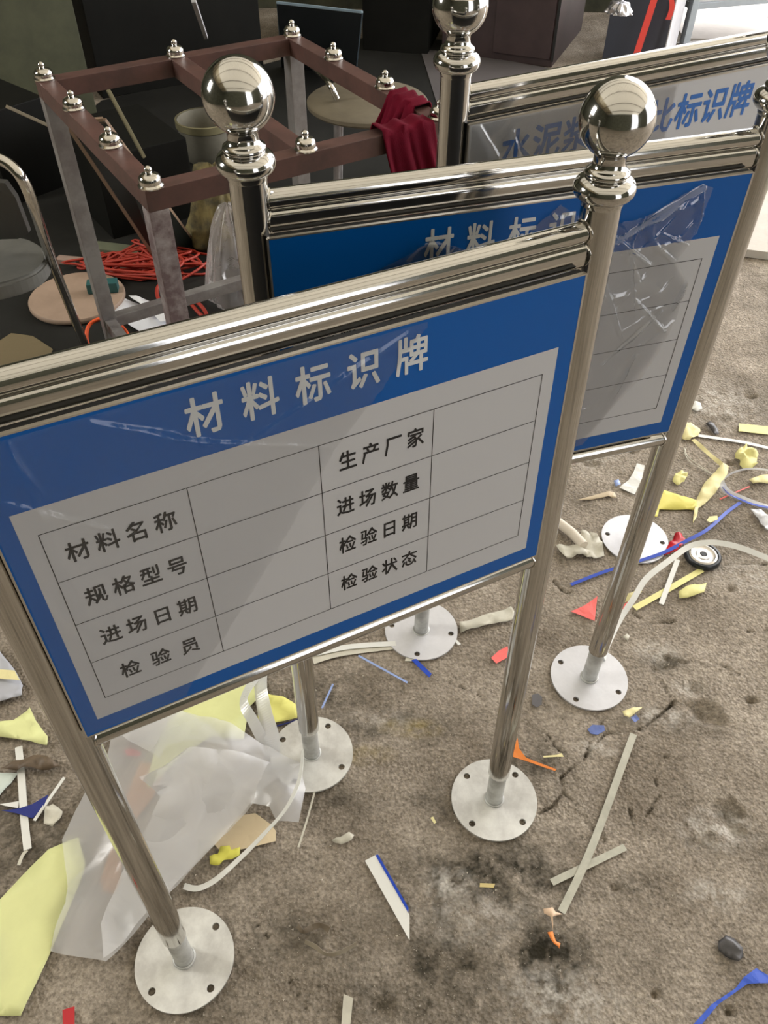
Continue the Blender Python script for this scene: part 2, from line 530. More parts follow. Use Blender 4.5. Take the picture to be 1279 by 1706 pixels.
# side wall with a window opening
bm = bmesh.new()
for lo, hi in (((RX0 - .15, RY0, 0), (RX0, .85, RH)), ((RX0 - .15, 1.85, 0), (RX0, RY1, RH)),
               ((RX0 - .15, .85, 0), (RX0, 1.85, 1.6)), ((RX0 - .15, .85, 3.1), (RX0, 1.85, RH))):
    add_box(bm, lo, hi)
tagit(bm_obj('wall_left', bm, WALLM), kind='structure')
wf = tagit(box('window_1', (RX0 - .1, .85, 1.6), (RX0 - .04, 1.85, 1.65), RUST, None, 0), kind='structure')
box('window_mullion', (RX0 - .09, 1.33, 1.65), (RX0 - .05, 1.37, 3.1), RUST, wf, 0)
wall('wall_back', (RX0, RY1, 0), (1.6, RY1 + .15, RH))
wall('wall_right', (RX1, RY0, 0), (RX1 + .15, .2, RH))
wall('wall_front', (RX0, RY0 - .15, 0), (3.2, RY0, RH))


def roof_strip(name, x0, x1, m, y1=None):
    y1 = RY1 if y1 is None else y1
    V, Fc = [], []
    n = int((x1 - x0) / .04)
    for i in range(n + 1):
        x = x0 + (x1 - x0) * i / n
        z = RH + .015 * math.sin(2 * math.pi * x / .16)
        V += [(x, RY0, z), (x, y1, z)]
    for i in range(n): Fc.append((2 * i, 2 * i + 1, 2 * i + 3, 2 * i + 2))
    return mesh_obj(name, V, Fc, m, smooth=True)


ceil_ = roof_strip('ceiling', RX0, -2.6, CREAM); tagit(ceil_, kind='structure')
for x0, x1, m, y1 in ((-2.6, 1.9, SKYL, RY1), (1.9, RX1, SKYL, 4.2)):
    o = roof_strip('roof_sheet', x0, x1, m, y1); o.parent = ceil_
for i, y in enumerate((-2.6, -.8, 1.0, 2.8, 4.1)):
    tagit(box('trim_%d' % (i + 1), (RX0, y - .03, RH - .12), (RX1, y + .03, RH - .03), RUST, None, 0), kind='structure')

# yard beyond the doorway; outdoor brightness is put into its pale colour
tagit(box('yard_floor', (1.75, 5.45, -.02), (9.0, 12, .006), mat('painted_bright_yard', rgb(236, 228, 218), .8, bump=.001, bscale=30, var=.08), None, 0), kind='structure')
# crumbs of grit on the slab: nobody could count them
gm = mat('pale_grit', rgb(205, 196, 180), .7)
V, Fc = [], []
for k in range(7000):
    if k < 3800: c = at(random.uniform(250, 1279), random.uniform(700, 1706))
    else: c = at(random.gauss(1050, 130), random.gauss(850, 190))
    if not (-1.2 < c.x < 1.4 and .2 < c.y < 2.6): continue
    if random.random() < .1: s = random.uniform(.0015, .0030)
    else: s = random.uniform(.0006, .0016)
    b = len(V)
    an = random.random() * 6
    for q in range(3): V.append((c.x + s * math.cos(an + q * 2.1), c.y + s * math.sin(an + q * 2.1) * random.uniform(.6, 1), -.001))
    V.append((c.x, c.y, s * .9 + .0002))
    Fc += [(b, b + 1, b + 3), (b + 1, b + 2, b + 3), (b + 2, b, b + 3)]
tagit(mesh_obj('grit', V, Fc, gm), 'pale crumbs of grit scattered over the concrete floor', 'grit', kind='stuff')

# ------------------------------------------------------------------ lettering
_font_cache = {}


def glyph_geo(ch, bold):
    key = (ch, bold)
    if key in _font_cache: return _font_cache[key]
    cu = bpy.data.curves.new('glyph', 'FONT')
    cu.body = ch
    cu.size = 1
    cu.resolution_u = 1
    o = bpy.data.objects.new('glyph', cu)
    C.objects.link(o)
    dg = bpy.context.evaluated_depsgraph_get()
    me = bpy.data.meshes.new_from_object(o.evaluated_get(dg))
    V0 = [v.co.copy() for v in me.vertices]
    F0 = [tuple(p.vertices) for p in me.polygons]
    V, Fc = [], []
    for k in range(9):   # a heavier stroke: the glyph laid over itself, shifted round a small circle
        a = 2 * math.pi * k / 8
        dx, dy = (0, 0) if k == 8 else (bold * math.cos(a), bold * math.sin(a))
        b_ = len(V)
        V += [Vector((v.x + dx, v.y + dy, k * 2.5e-5)) for v in V0]
        Fc += [tuple(b_ + q for q in f) for f in F0]
    bpy.data.objects.remove(o)
    bpy.data.curves.remove(cu)
    bpy.data.meshes.remove(me)
    _font_cache[key] = (V, Fc)
    return V, Fc


def lettering(name, text, u0, u1, z0, z1, y, m, parent, bold=0.022, gap=1.0, em=0.93):
    """flat print: text stretched so that its glyph cells span u0..u1 and z0..z1; gap is pitch over cell width"""
    n = len(text)
    cw = (u1 - u0) / ((n - 1) * gap + 1)
    V, Fc = [], []
    for i, ch in enumerate(text):
        gv, gf = glyph_geo(ch, bold)
        b = len(V)
        if not gv: continue
        ymin, ymax = -.09, .84
        for v in gv:
            V.append((u0 + cw * gap * i + cw * (v.x - .035) / em, y - v.z, z0 + (z1 - z0) * (v.y - ymin) / (ymax - ymin)))
        Fc += [tuple(b + k for k in f) for f in gf]
    return mesh_obj(name, V, Fc, m, parent)


# ------------------------------------------------------------------ the notice stands
ZB, ZR1, ZR2, ZR3 = 1.2298, 1.1290, 1.1082, 0.6765
RR2 = 0.0122
SPAN = 0.6068
RP, RR, RBALL, RDISC = 0.0192, 0.0107, 0.0335, 0.0810


def base_plate(hole_deg, m, parent, loc, name='base_plate'):
    bm = bmesh.new()
    def loop(cx, cy, r, n):
        vs = [bm.verts.new((cx + r * math.cos(2 * math.pi * k / n), cy + r * math.sin(2 * math.pi * k / n), 0.005)) for k in range(n)]
        for k in range(n): bm.edges.new((vs[k], vs[(k + 1) % n]))
    loop(0, 0, RDISC, 72)
    for k in range(4):
        a = math.radians(hole_deg + 90 * k)
        loop(.0665 * math.cos(a), .0665 * math.sin(a), .0062, 18)
    bmesh.ops.triangle_fill(bm, edges=bm.edges[:], use_beauty=True)
    r = bmesh.ops.extrude_face_region(bm, geom=bm.faces[:])
    for v in r['geom']:
        if isinstance(v, bmesh.types.BMVert): v.co.z = 0.0006
    bmesh.ops.recalc_face_normals(bm, faces=bm.faces[:])
    return bm_obj(name, bm, m, parent, loc=loc)


def film_sheet(name, u0, u1, z0, z1, y, m, parent, seed, amp, nx=150, nz=110, outline=None, ridges=(), crease=.0010):
    V, Fc, keep = [], [], []
    for i in range(nx + 1):
        for j in range(nz + 1):
            u = u0 + (u1 - u0) * i / nx
            z = z0 + (z1 - z0) * j / nz
            a = 1.0
            d = amp * (abs(mnoise.noise(Vector((u * 9 + seed, z * 9, 0)))) + .5 * abs(mnoise.noise(Vector((u * 26, z * 22 + seed, 3)))))
            cr = (1 - abs(mnoise.noise(Vector((u * 13 + 2 * seed, z * 16 + u * 6, seed))))) ** 14 + .6 * (1 - abs(mnoise.noise(Vector((u * 30 - z * 12, z * 26, seed + 5))))) ** 14
            d += crease * cr * (.4 + mnoise.noise(Vector((u * 5, z * 5, seed + 30))) + .3)
            for (ax, az, bx, bz, wd, h) in ridges:
                dx, dz = bx - ax, bz - az
                t = max(0, min(1, ((u - ax) * dx + (z - az) * dz) / (dx * dx + dz * dz)))
                wd_ = wd * .55; q = math.hypot(u - ax - t * dx, z - az - t * dz) + .0015 * mnoise.noise(Vector((u * 60, z * 60, seed)))
                d += h * math.exp(-(q / wd_) ** 2) * (1 - .5 * abs(2 * t - 1))
            V.append((u, y - .0006 - d, z))
            keep.append(outline is None or inside((u + .004 * mnoise.noise(Vector((u * 50, z * 50, seed))), z), outline))
    for i in range(nx):
        for j in range(nz):
            q = (i * (nz + 1) + j, (i + 1) * (nz + 1) + j, (i + 1) * (nz + 1) + j + 1, i * (nz + 1) + j + 1)
            if all(keep[k] for k in q): Fc.append(q)
    return mesh_obj(name, V, Fc, m, parent, smooth=True)


def inside(p, poly):
    c = False
    n = len(poly)
    for i in range(n):
        a, b = poly[i], poly[i - 1]
        if (a[1] > p[1]) != (b[1] > p[1]) and p[0] < (b[0] - a[0]) * (p[1] - a[1]) / (b[1] - a[1]) + a[0]: c = not c
    return c


def make_stand(x, y, yaw, tu, tn, holes_l, holes_r, kind, label, plate_mats):
    R = Matrix(((math.cos(yaw), -math.sin(yaw), 0), (math.sin(yaw), math.cos(yaw), 0), (0, 0, 1)))
    # small lean: local X = along the board, local Y = away from the reader, local Z = up
    T = Matrix(((1, 0, tu), (0, 1, -tn), (-tu, tn, 1)))
    q = (R @ T).to_quaternion()
    root = empty('notice_stand', (x, y, 0), 0, label, 'sign', None)
    root.rotation_mode = 'QUATERNION'
    root.rotation_quaternion = q
    qi = q.inverted()
    for k, (u, holes) in enumerate(((-SPAN, holes_l), (0.0, holes_r))):
        foot = q @ Vector((u, 0, 0))
        dz = -foot.z
        # post with its finial
        post = tube('post', [(u, 0, .104), (u, 0, 1.175)], RP, STEEL, root, 40)
        prof = [(RP + .0004, 1.1530), (RP + .0012, 1.1555)]
        for a in range(-72, 79, 10):   # fat bead below the ball
            prof.append((.0165 + .0128 * math.cos(math.radians(a)), 1.1690 + .0112 * math.sin(math.radians(a))))
        prof += [(.0203, 1.1808), (.0212, 1.1828), (.0206, 1.1850), (.0178, 1.1868), (.0156, 1.1890), (.0149, 1.1925), (.0149, 1.1985)]
        for a in range(-60, 91, 6):
            prof.append((max(.0001, RBALL * math.cos(math.radians(a))), ZB + RBALL * math.sin(math.radians(a))))
        lathe('ball_finial', prof, STEEL, post, 64, (u, 0, 0))
        fl = base_plate(0, plate_mats[k], root, (u, 0, 0))
        fl.rotation_mode = 'QUATERNION'
        fl.rotation_quaternion = qi @ Matrix.Rotation(math.radians(holes), 3, 'Z').to_quaternion()
        fl.location = Vector((u, 0, 0)) + qi @ Vector((0, 0, dz))
        slv = tube('sleeve', [(u, 0, .004), (u, 0, .125)], .0158, GALV, root, 32)
        V, Fc = tube_geo([(u + .0168 * math.cos(a), .0168 * math.sin(a), .0065) for a in [2 * math.pi * k / 28 for k in range(28)]], .0022, 8, closed=True)
        smooth_by_angle(mesh_obj('weld_bead', V, Fc, GALV, slv))
    for nm, z in (('top_rail', ZR1), ('top_rail', ZR2), ('bottom_rail', ZR3)):
        if z == ZR2:   # the lower of the two upper rails is a rounded square tube
            V, Fc, ns = [], [], 40
            for u in (-SPAN + .012, -.012):
                for k in range(ns):
                    a = 2 * math.pi * k / ns
                    c_, s_ = math.cos(a), math.sin(a)
                    V.append((u, .0112 * math.copysign(abs(c_) ** .5, c_), z + RR2 * math.copysign(abs(s_) ** .5, s_)))
            Fc = [(k, (k + 1) % ns, ns + (k + 1) % ns, ns + k) for k in range(ns)] + [tuple(range(ns))[::-1], tuple(range(ns, 2 * ns))]
            smooth_by_angle(mesh_obj(nm, V, Fc, STEEL, root))
            continue
        tube(nm, [(-SPAN + .012, 0, z), (-.012, 0, z)], RR if z == ZR1 else RR2 if z == ZR2 else .0128, STEEL, root, 36)
    for z in (ZR1, ZR2, ZR3):   # uneven weld where a rail meets a post
        for s, u in ((1, -SPAN), (-1, 0)):
            pts = []
            for k in range(26):
                a = 2 * math.pi * k / 26
                rr = (RR2 if z == ZR2 else .0128 if z == ZR3 else RR) + .0010
                yy, zz = rr * math.cos(a), rr * math.sin(a)
                pts.append((u + s * (math.sqrt(max(0, RP ** 2 - yy ** 2)) + .0006), yy, z + zz))
            V, Fc = tube_geo(pts, .0013, 6, closed=True)
            smooth_by_angle(mesh_obj('weld_bead', V, Fc, STEEL2, root))
    # board: dark backing box, thin bright edge, printed face
    u0, u1, z0, z1 = -.5967, -.0252, .7095, 1.0990
    yf = -.0245
    panel = box('panel', (u0, yf + .001, z0), (u1, -.0125, z1), BLACKRUB, root, .0006)
    bm = bmesh.new()
    for lo, hi in (((u0 - .0012, yf - .0002, z0), (u0 + .0008, yf + .004, z1)), ((u1 - .0008, yf - .0002, z0), (u1 + .0012, yf + .004, z1)),
                   ((u0, yf - .0002, z1 - .0006), (u1, yf + .004, z1 + .001)), ((u0, yf - .0002, z0 - .001), (u1, yf + .004, z0 + .0006))):
        add_box(bm, lo, hi)
    bm_obj('edge_trim', bm, ALU, panel)
    def rect(name, a, b, c, d, y, m):
        return mesh_obj(name, [(a, y, c), (b, y, c), (b, y, d), (a, y, d)], [(0, 1, 2, 3)], m, panel)
    if kind == 'material':
        rect('blue_face', u0, u1, z0, z1, yf, BLUE)
        rect('white_field', -.5800, -.0449, .7322, 1.0241, yf - .0002, WHITE)
        Vg, Fg = [], []
        us = [-.5652, -.4385, -.3122, -.1889, -.0606]
        zs = [.7617, .8205, .8785, .9370, .9962]
        t = .00042
        def ln(a, b, c, d):
            k = len(Vg)
            Vg.extend([(a, yf - .0004, c), (b, yf - .0004, c), (b, yf - .0004, d), (a, yf - .0004, d)])
            Fg.append((k, k + 1, k + 2, k + 3))
        for z in zs: ln(us[0] - t, us[-1] + t, z - t, z + t)
        for u in us: ln(u - t, u + t, zs[0], zs[-1])
        mesh_obj('table_grid', Vg, Fg, INK, panel)
        lettering('title_lettering', '材料标识牌', -.4270, -.1985, 1.0465, 1.0850, yf - .0004, TITLEW, panel, .020, 1.52)
        for txt, a, b, zc in (('材料名称', -.5500, -.4535, .9662), ('规格型号', -.5485, -.4535, .9078), ('进场日期', -.5485, -.4535, .8500),
                              ('检验员', -.5420, -.4610, .7910), ('生产厂家', -.2925, -.1995, .9680), ('进场数量', -.2975, -.2030, .9100),
                              ('检验日期', -.2970, -.2035, .8545), ('检验状态', -.2975, -.2030, .7955)):
            lettering('row_lettering', txt, a, b, zc - .0115, zc + .0115, yf - .0004, INK, panel, .019, 1.32 if len(txt) == 4 else 1.65)
    else:
        rect('white_field', u0, u1, z0, z1, yf, WHITE)
        lettering('title_lettering', '水泥浆配合比标识牌', -.5430, -.0930, 1.0330, 1.0810, yf - .0003, BLUEINK, panel, .026, 1.10)
        Vg, Fg = [], []
        for z in (.75, .81, .87, .93, .99):
            k = len(Vg)
            Vg.extend([(-.56, yf - .0003, z), (-.06, yf - .0003, z), (-.06, yf - .0003, z + .001), (-.56, yf - .0003, z + .001)])
            Fg.append((k, k + 1, k + 2, k + 3))
        mesh_obj('table_grid', Vg, Fg, BLUEINK, panel)
    return root, panel, yf


sA, pA, yf = make_stand(.2156, .7166, .48644, .0041, -.0348, 48.5, 47.5, 'material',
                        'blue steel-framed sign standing in front of the other two, its whole printed table in view', (PLATE, PLATE))
sB, pB, _ = make_stand(.4413, .9912, .3098, -.0021, .0025, 64.5, 56.5, 'material',
                       'blue steel-framed sign standing in the middle of the three, with torn crumpled film', (PLATE, GALVW))
sC, pC, _ = make_stand(.6214, 1.3965, .4912, -.0026, -.0018, -9, -12, 'mix',
                       'steel-framed sign with white board and blue title, rearmost of the three', (GALVW, GALVW))

film_sheet('protective_film', -.594, -.20, .715, 1.096, yf, FILM, pA, 1.3, .0016, 240, 220,
           outline=[(-.6, .70), (-.50, .70), (-.40, .83), (-.30, .98), (-.19, 1.10), (-.6, 1.10)],
           ridges=[(-.56, 1.09, -.545, .80, .004, .0035), (-.44, 1.00, -.22, 1.09, .004, .003), (-.50, 1.09, -.40, 1.03, .006, .003),
                   (-.58, 1.04, -.50, .97, .004, .003), (-.56, 1.08, -.548, 1.03, .003, .006), (-.46, 1.06, -.30, .99, .003, .003),
                   (-.55, .86, -.47, .95, .003, .0025), (-.59, .95, -.555, .82, .004, .003)])
film_sheet('protective_film', -.50, -.055, .72, 1.096, yf, FILM2, pB, 5.3, .0030, 320, 260, crease=.0035,
           outline=[(-.50, 1.04), (-.42, 1.075), (-.34, 1.04), (-.27, 1.095), (-.22, 1.06), (-.16, 1.065), (-.095, 1.096), (-.075, 1.09), (-.082, 1.03),
                    (-.10, 1.00), (-.068, .965), (-.075, .90), (-.09, .85), (-.17, .72), (-.40, .72), (-.46, .95)],
           ridges=[(-.20, 1.035, -.09, 1.09, .003, .010), (-.20, 1.05, -.135, 1.00, .0025, .008), (-.17, 1.03, -.14, .93, .0025, .008),
                   (-.09, 1.085, -.085, 1.035, .003, .009), (-.13, 1.04, -.09, 1.02, .0025, .006), (-.15, .96, -.09, .90, .003, .007),
                   (-.075, .97, -.085, .93, .003, .009), (-.10, .93, -.17, .86, .003, .006), (-.30, 1.09, -.37, 1.05, .003, .007),
                   (-.43, 1.07, -.35, 1.06, .003, .005), (-.19, .98, -.15, .90, .003, .007), (-.16, 1.07, -.18, .99, .002, .006),
                   (-.12, .88, -.14, .80, .003, .006), (-.25, 1.03, -.20, 1.08, .003, .007)])
film_sheet('protective_film', -.594, -.25, 1.0, 1.098, yf, FILM2, pC, 9.1, .002, 130, 40,
           ridges=[(-.585, 1.098, -.55, 1.05, .003, .007), (-.55, 1.05, -.53, 1.01, .003, .007), (-.53, 1.08, -.51, 1.03, .003, .006), (-.50, 1.03, -.46, 1.0, .003, .005)])

# ------------------------------------------------------------------ brown table frame with studs
HT = 0.80
cx, cy = -.3645, 2.054
e1 = Vector((-.404, .625)); L1 = e1.length; e1.normalize()
e2 = Vector((e1.y, -e1.x)); L2 = .722
ang = math.atan2(e2.y, e2.x)
tf = empty('table_frame', (cx, cy, 0), ang, 'unfinished brown tube table frame without its top, steel studs along the upper rails', 'table')
hx, hy, T = L2 / 2, L1 / 2, .042


def stud(x, y, parent):
    prof = [(.0245, 0), (.0250, .003), (.0218, .0065), (.0222, .012), (.0216, .0170), (.0188, .0215), (.0150, .0240), (.0105, .0252), (.0072, .0260)]
    prof += [(.0078 * math.cos(math.radians(a)), .0318 + .0078 * math.sin(math.radians(a))) for a in range(-40, 90, 15)] + [(.0002, .0396)]
    o = lathe('stud', prof, STEEL2, parent, 24)
    o.location = (x, y, HT)
    return o


for (x0, y0, x1, y1) in ((-hx, -hy + T / 2, hx, -hy + T / 2), (-hx, hy - T / 2, hx, hy - T / 2)):
    box('top_rail', (x0, y0 - T / 2, HT - T), (x1, y0 + T / 2, HT), BROWN, tf, .002)
for x in (-hx + T / 2, hx - T / 2, 0.0):
    box('top_rail' if x else 'crossbar', (x - T / 2, -hy + T, HT - T), (x + T / 2, hy - T, HT), BROWN, tf, .002)
for k, (x, y) in enumerate(((-hx, -hy), (-hx, hy - T), (hx - T, -hy), (hx - T, hy - T))):
    box('leg', (x, y, 0.001), (x + T, y + T, HT - T), PAINTY if k == 0 else RAWLEG, tf, .002)
for y in (-hy + T / 2, hy - T / 2):
    box('stretcher', (-hx + T, y - .016, .10), (hx - T, y + .016, .135), RAWLEG, tf, .002)
for x in (-hx + T / 2, hx - T / 2):
    box('stretcher', (x - .016, -hy + T, .10), (x + .016, hy - T, .135), RAWLEG, tf, .002)
i_ = .02
for x, y in ((-hx + i_, -hy + i_), (-hx + i_, hy - i_), (hx - i_, hy - i_), (hx - i_, -hy + i_), (0, hy - i_), (0, -hy + i_),
             (-hx + i_, -hy / 3), (-hx + i_, hy / 3), (hx - i_, -hy / 3), (hx - i_, hy / 3)):
    stud(x, y, tf)

# burgundy cloths hanging over the rails
CLOTH = mat('burgundy_cloth', rgb(96, 13, 34), .9, bump=.0006, bscale=300, var=.25, vscale=14, spec=.1)


def drape(name, label, x0, x1, yc, drop_f, drop_b, seed, axis='x'):
    """cloth folded over a rail of the table frame; x runs along the rail"""
    nx, ny = 46, 44
    V, Fc = [], []
    M = tf.matrix_basis.copy()
    R4 = Matrix.Translation((cx, cy, 0)) @ Matrix.Rotation(ang, 4, 'Z')
    for i in range(nx + 1):
        s = i / nx
        x = x0 + (x1 - x0) * s
        fw_ = .014 * math.sin(s * 9 + seed + 1.2 * math.sin(s * 5)) + .005 * math.sin(s * 23 + seed * 2)
        df = drop_f * (1 + .10 * math.sin(s * 7 + seed)); db = drop_b * (1 + .1 * math.cos(s * 5 + seed))
        for j in range(ny + 1):
            t = j / ny
            L_ = df + db + .05
            d = t * L_
            if d < df: y, z, o = yc - .026, HT + .003 - (df - d), (df - d) / df
            elif d < df + .05: y, z, o = yc - .026 + (d - df) * 1.04, HT + .005, 0
            else: y, z, o = yc + .026, HT + .003 - (d - df - .05), (d - df - .05) / db
            if d < df: y -= abs(fw_) * (o ** .6) * 1.3 + .012 * o
            elif d > df + .05: y += abs(fw_) * (o ** .6) + .01 * o
            else: z += .004 * (1 + math.sin(s * 17 + seed))
            xx = x + (.02 * math.sin(t * 5 + seed)) + .01 * (s - .5) * o
            V.append(R4 @ (Vector((xx, y, z)) if axis == 'x' else Vector((yc * 2 - y if False else y, xx, z))))
    for i in range(nx):
        for j in range(ny):
            a = i * (ny + 1) + j
            Fc.append((a, a + ny + 1, a + ny + 2, a + 1))
    c = R4 @ Vector(((x0 + x1) / 2, yc, HT)) if axis == 'x' else R4 @ Vector((yc, (x0 + x1) / 2, HT))
    o = mesh_obj(name, V, Fc, CLOTH, origin=c, smooth=True)
    sm = o.modifiers.new('thickness', 'SOLIDIFY'); sm.thickness = .003
    return tagit(o, label, 'cloth')


drape('cleaning_cloth', 'burgundy cloth hanging low over the brown table frame rail, beside a steel post', hx - .165, hx - .03, -hy + T / 2, .235, .06, 1.0)
drape('cleaning_cloth', 'smaller burgundy cloth folded over the corner stud behind the longer cloth', -hy + .10, -hy + .21, hx - T / 2, .09, .10, 2.6, 'y')

# ------------------------------------------------------------------ scraps and offcuts on the floor
_mats = {}


def paper(r, g, b, rough=.6, **k):
    key = (r, g, b, rough)
    if key not in _mats: _mats[key] = mat('scrap_%d_%d_%d' % (r, g, b), rgb(r, g, b), rough, **k)
    return _mats[key]


def scrap(name, label, cat, f, pts, m, z=.002, amp=.0, ns=30, thick=.0008, res=.012, group=None, seed=None, parent=None, curl=0, zf=None):
    """a flat or crumpled piece: outline in photograph coordinates of frame f, laid on the floor at height z"""
    P = fr(f, pts)
    c = sum(P, Vector()) / len(P)
    bm = bmesh.new()
    vs = [bm.verts.new((p.x - c.x, p.y - c.y, 0)) for p in P]
    es = [bm.edges.new((vs[i], vs[(i + 1) % len(vs)])) for i in range(len(vs))]
    bmesh.ops.triangle_fill(bm, edges=es, use_beauty=True)
    if amp or curl or zf:
        for _ in range(7):
            lg = [e for e in bm.edges if e.calc_length() > res]
            if not lg: break
            bmesh.ops.subdivide_edges(bm, edges=lg, cuts=1)
        bmesh.ops.triangulate(bm, faces=bm.faces[:])
        sd = seed if seed is not None else random.random() * 50
        for v in bm.verts:
            n = mnoise.noise(Vector((v.co.x * ns + sd, v.co.y * ns, sd)))
            n2 = mnoise.noise(Vector((v.co.x * ns * 2.7 + sd, v.co.y * ns * 2.7, 3)))
            h = amp * (abs(n) * 1.6 + .5 * abs(n2)) + curl * (v.co.x ** 2 + v.co.y ** 2)
            if zf: h += zf(v.co.x + c.x, v.co.y + c.y)
            v.co.z = h
            if amp > .004:
                v.co.x += amp * .5 * mnoise.noise(Vector((v.co.x * ns, v.co.y * ns, sd + 9)))
                v.co.y += amp * .5 * mnoise.noise(Vector((v.co.x * ns, v.co.y * ns, sd + 19)))
    if thick:
        for fc in bm.faces:
            if fc.normal.z < 0: fc.normal_flip()
        r = bmesh.ops.extrude_face_region(bm, geom=bm.faces[:])
        for v in r['geom']:
            if isinstance(v, bmesh.types.BMVert): v.co.z += thick
    bmesh.ops.recalc_face_normals(bm, faces=bm.faces[:])
    o = bm_obj(name, bm, m, parent, smooth=bool(amp > .003 or curl))
    o.location = (c.x, c.y, z) if parent is None else (c.x - parent.location.x, c.y - parent.location.y, z - parent.location.z)
    return tagit(o, label, cat, group)


def strip(name, label, cat, f, pts, wd, m, z=.002, thick=.0006, n=10, group=None, twist=None, parent=None):
    """a ribbon along a path (third value = height); width wd metres; twist tips it, in degrees at each point"""
    P0 = fr(f, pts, z)
    if twist is None: twist = [0] * len(pts)
    P = spline([(*p, ) for p in P0], n) if len(P0) > 2 else P0
    tw = []
    if len(P0) > 2:
        for i in range(len(P0) - 1): tw += [twist[i] + (twist[i + 1] - twist[i]) * k / n for k in range(n)]
        tw.append(twist[-1])
    else: tw = twist
    c = sum(P, Vector()) / len(P); c.z = 0 if parent is None else c.z
    V, Fc = [], []
    for i, p in enumerate(P):
        t = (P[min(i + 1, len(P) - 1)] - P[max(i - 1, 0)]).normalized()
        s = Vector((-t.y, t.x, 0)).normalized()
        up = t.cross(s) * -1 if t.cross(s).z < 0 else t.cross(s)
        a = math.radians(tw[i])
        d = s * math.cos(a) + up * math.sin(a)
        nn = up * math.cos(a) - s * math.sin(a)
        lift = abs(math.sin(a)) * wd / 2
        b = p - c + Vector((0, 0, lift))
        V += [b + d * wd / 2 + nn * thick, b - d * wd / 2 + nn * thick, b - d * wd / 2, b + d * wd / 2]
    for i in range(len(P) - 1):
        for k in range(4):
            q = i * 4
            Fc.append((q + k, q + (k + 1) % 4, q + 4 + (k + 1) % 4, q + 4 + k))
    Fc += [(3, 2, 1, 0), tuple(len(V) - 4 + k for k in range(4))]
    o = mesh_obj(name, V, Fc, m, parent)
    o.location = c if parent is None else c - parent.location
    return tagit(o, label, cat, group)


YEL = paper(228, 222, 150, bump=.0004, bscale=60)
YELD = paper(214, 204, 100, bump=.0004, bscale=60)
YELP = paper(226, 216, 160, bump=.0004, bscale=80)
GRN = paper(222, 225, 160, bump=.0003, bscale=40, var=.06, vscale=9)
WHT = paper(222, 222, 216, bump=.0002, bscale=80)
OFFW = paper(206, 202, 186, bump=.0005, bscale=80, var=.1, vscale=40)
DUSTY = paper(186, 184, 168, bump=.0003, bscale=90, var=.16, vscale=40)
BEIGE = paper(204, 186, 156, bump=.0006, bscale=60, var=.1, vscale=30)
PINK = paper(238, 110, 104, bump=.0002)
REDM = paper(196, 30, 44, .4)
ORG = paper(226, 130, 52)
BLU = paper(24, 66, 178, .35)
BLUD = paper(30, 44, 120, .35)
BLUP = paper(92, 110, 170, .5, var=.2, vscale=60)
LBLU = paper(150, 170, 220, .35)
DARKF = paper(62, 60, 60, .4, var=.3, vscale=60, bump=.0008)
BRWN = paper(108, 92, 74, .6, var=.3, vscale=40, bump=.0008)
CARD = paper(176, 124, 78, .7, var=.1, vscale=12, bump=.0003)
LCARD = paper(218, 200, 166, .7, bump=.0003)
RIB = film_mat('milky_ribbon', tint=(.92, .93, .95), opac=.75, gloss=.08, rough=.2, bump=0)

# --- around the bases beyond the middle sign
scrap('paper_wad', 'crumpled pale yellow paper wad against the middle sign post', 'paper', 3, [(665, 262), (668, 215), (690, 188), (730, 205), (757, 232), (740, 255), (705, 275)], YELP, .003, .012, 40)
strip('yellow_tape_strip', 'thin creased yellow tape strip running off the crumpled wad', 'tape', 3, [(722, 262), (760, 300), (800, 335), (845, 375), (868, 392)], .012, YELP, .003, twist=[0, 30, 10, 40, 0])
strip('white_tape_strip', 'long straight white strip reaching past the frame edge, above the yellow wads', 'tape', 3, [(748, 243), (850, 258), (960, 275), (1090, 305)], .012, WHT, .003)
scrap('yellow_tape_piece', 'flat yellow tape piece, farthest up the floor at the frame edge', 'tape', 3, [(938, 192), (1090, 207), (1090, 245), (936, 228)], YEL, .003, .002)
scrap('film_offcut', 'small curled clear grey film offcut beside the yellow wad', 'film', 3, [(778, 190), (800, 180), (835, 215), (845, 240), (820, 245)], DARKF, .003, .006)
scrap('paper_wad', 'biggest crumpled yellow wad lying beyond the blue-edged ribbon loop', 'paper', 3, [(915, 355), (935, 318), (968, 302), (1000, 325), (1027, 345), (1022, 395), (960, 412)], YEL, .003, .018, 30)
tube('wire_loop', spline(fr(3, [(680, 300), (700, 345), (760, 390), (815, 428), (770, 405), (710, 370), (685, 330), (690, 300)], .004), 6), .0012, OFFW, None, 6)
tagit(bpy.data.objects['wire_loop'], 'thin bent plastic wire loop between the yellow wad and small yellow chip', 'wire')
scrap('paper_wad', 'small crumpled yellow chip alone on bare concrete, near the white triangle', 'paper', 3, [(620, 468), (640, 435), (668, 418), (692, 438), (680, 470), (645, 485)], YEL, .003, .010, 50)
scrap('yellow_tape_piece', 'broad mustard yellow tape behind the post of the middle sign', 'tape', 3, [(525, 635), (545, 540), (575, 508), (640, 525), (735, 560), (742, 604), (700, 600), (560, 600), (552, 635)], YELD, .003, .004, 20)
scrap('yellow_tape_piece', 'long folded pale yellow tape joined to the mustard piece', 'tape', 3, [(735, 560), (765, 495), (805, 440), (862, 390), (888, 400), (880, 440), (830, 520), (780, 578), (745, 595), (740, 640), (722, 670), (722, 605)], YELP, .004, .008, 25)
scrap('paper_triangle', 'white paper offcut with curved side behind the middle sign post', 'paper', 3, [(372, 496), (415, 462), (438, 425), (455, 382), (492, 392), (480, 450), (445, 528)], WHT, .003, .003)
scrap('splinter', 'pale wooden splinter lying by the white paper offcut', 'wood', 3, [(165, 556), (235, 538), (325, 512), (350, 520), (360, 548), (320, 538), (240, 552)], BEIGE, .003, .004)
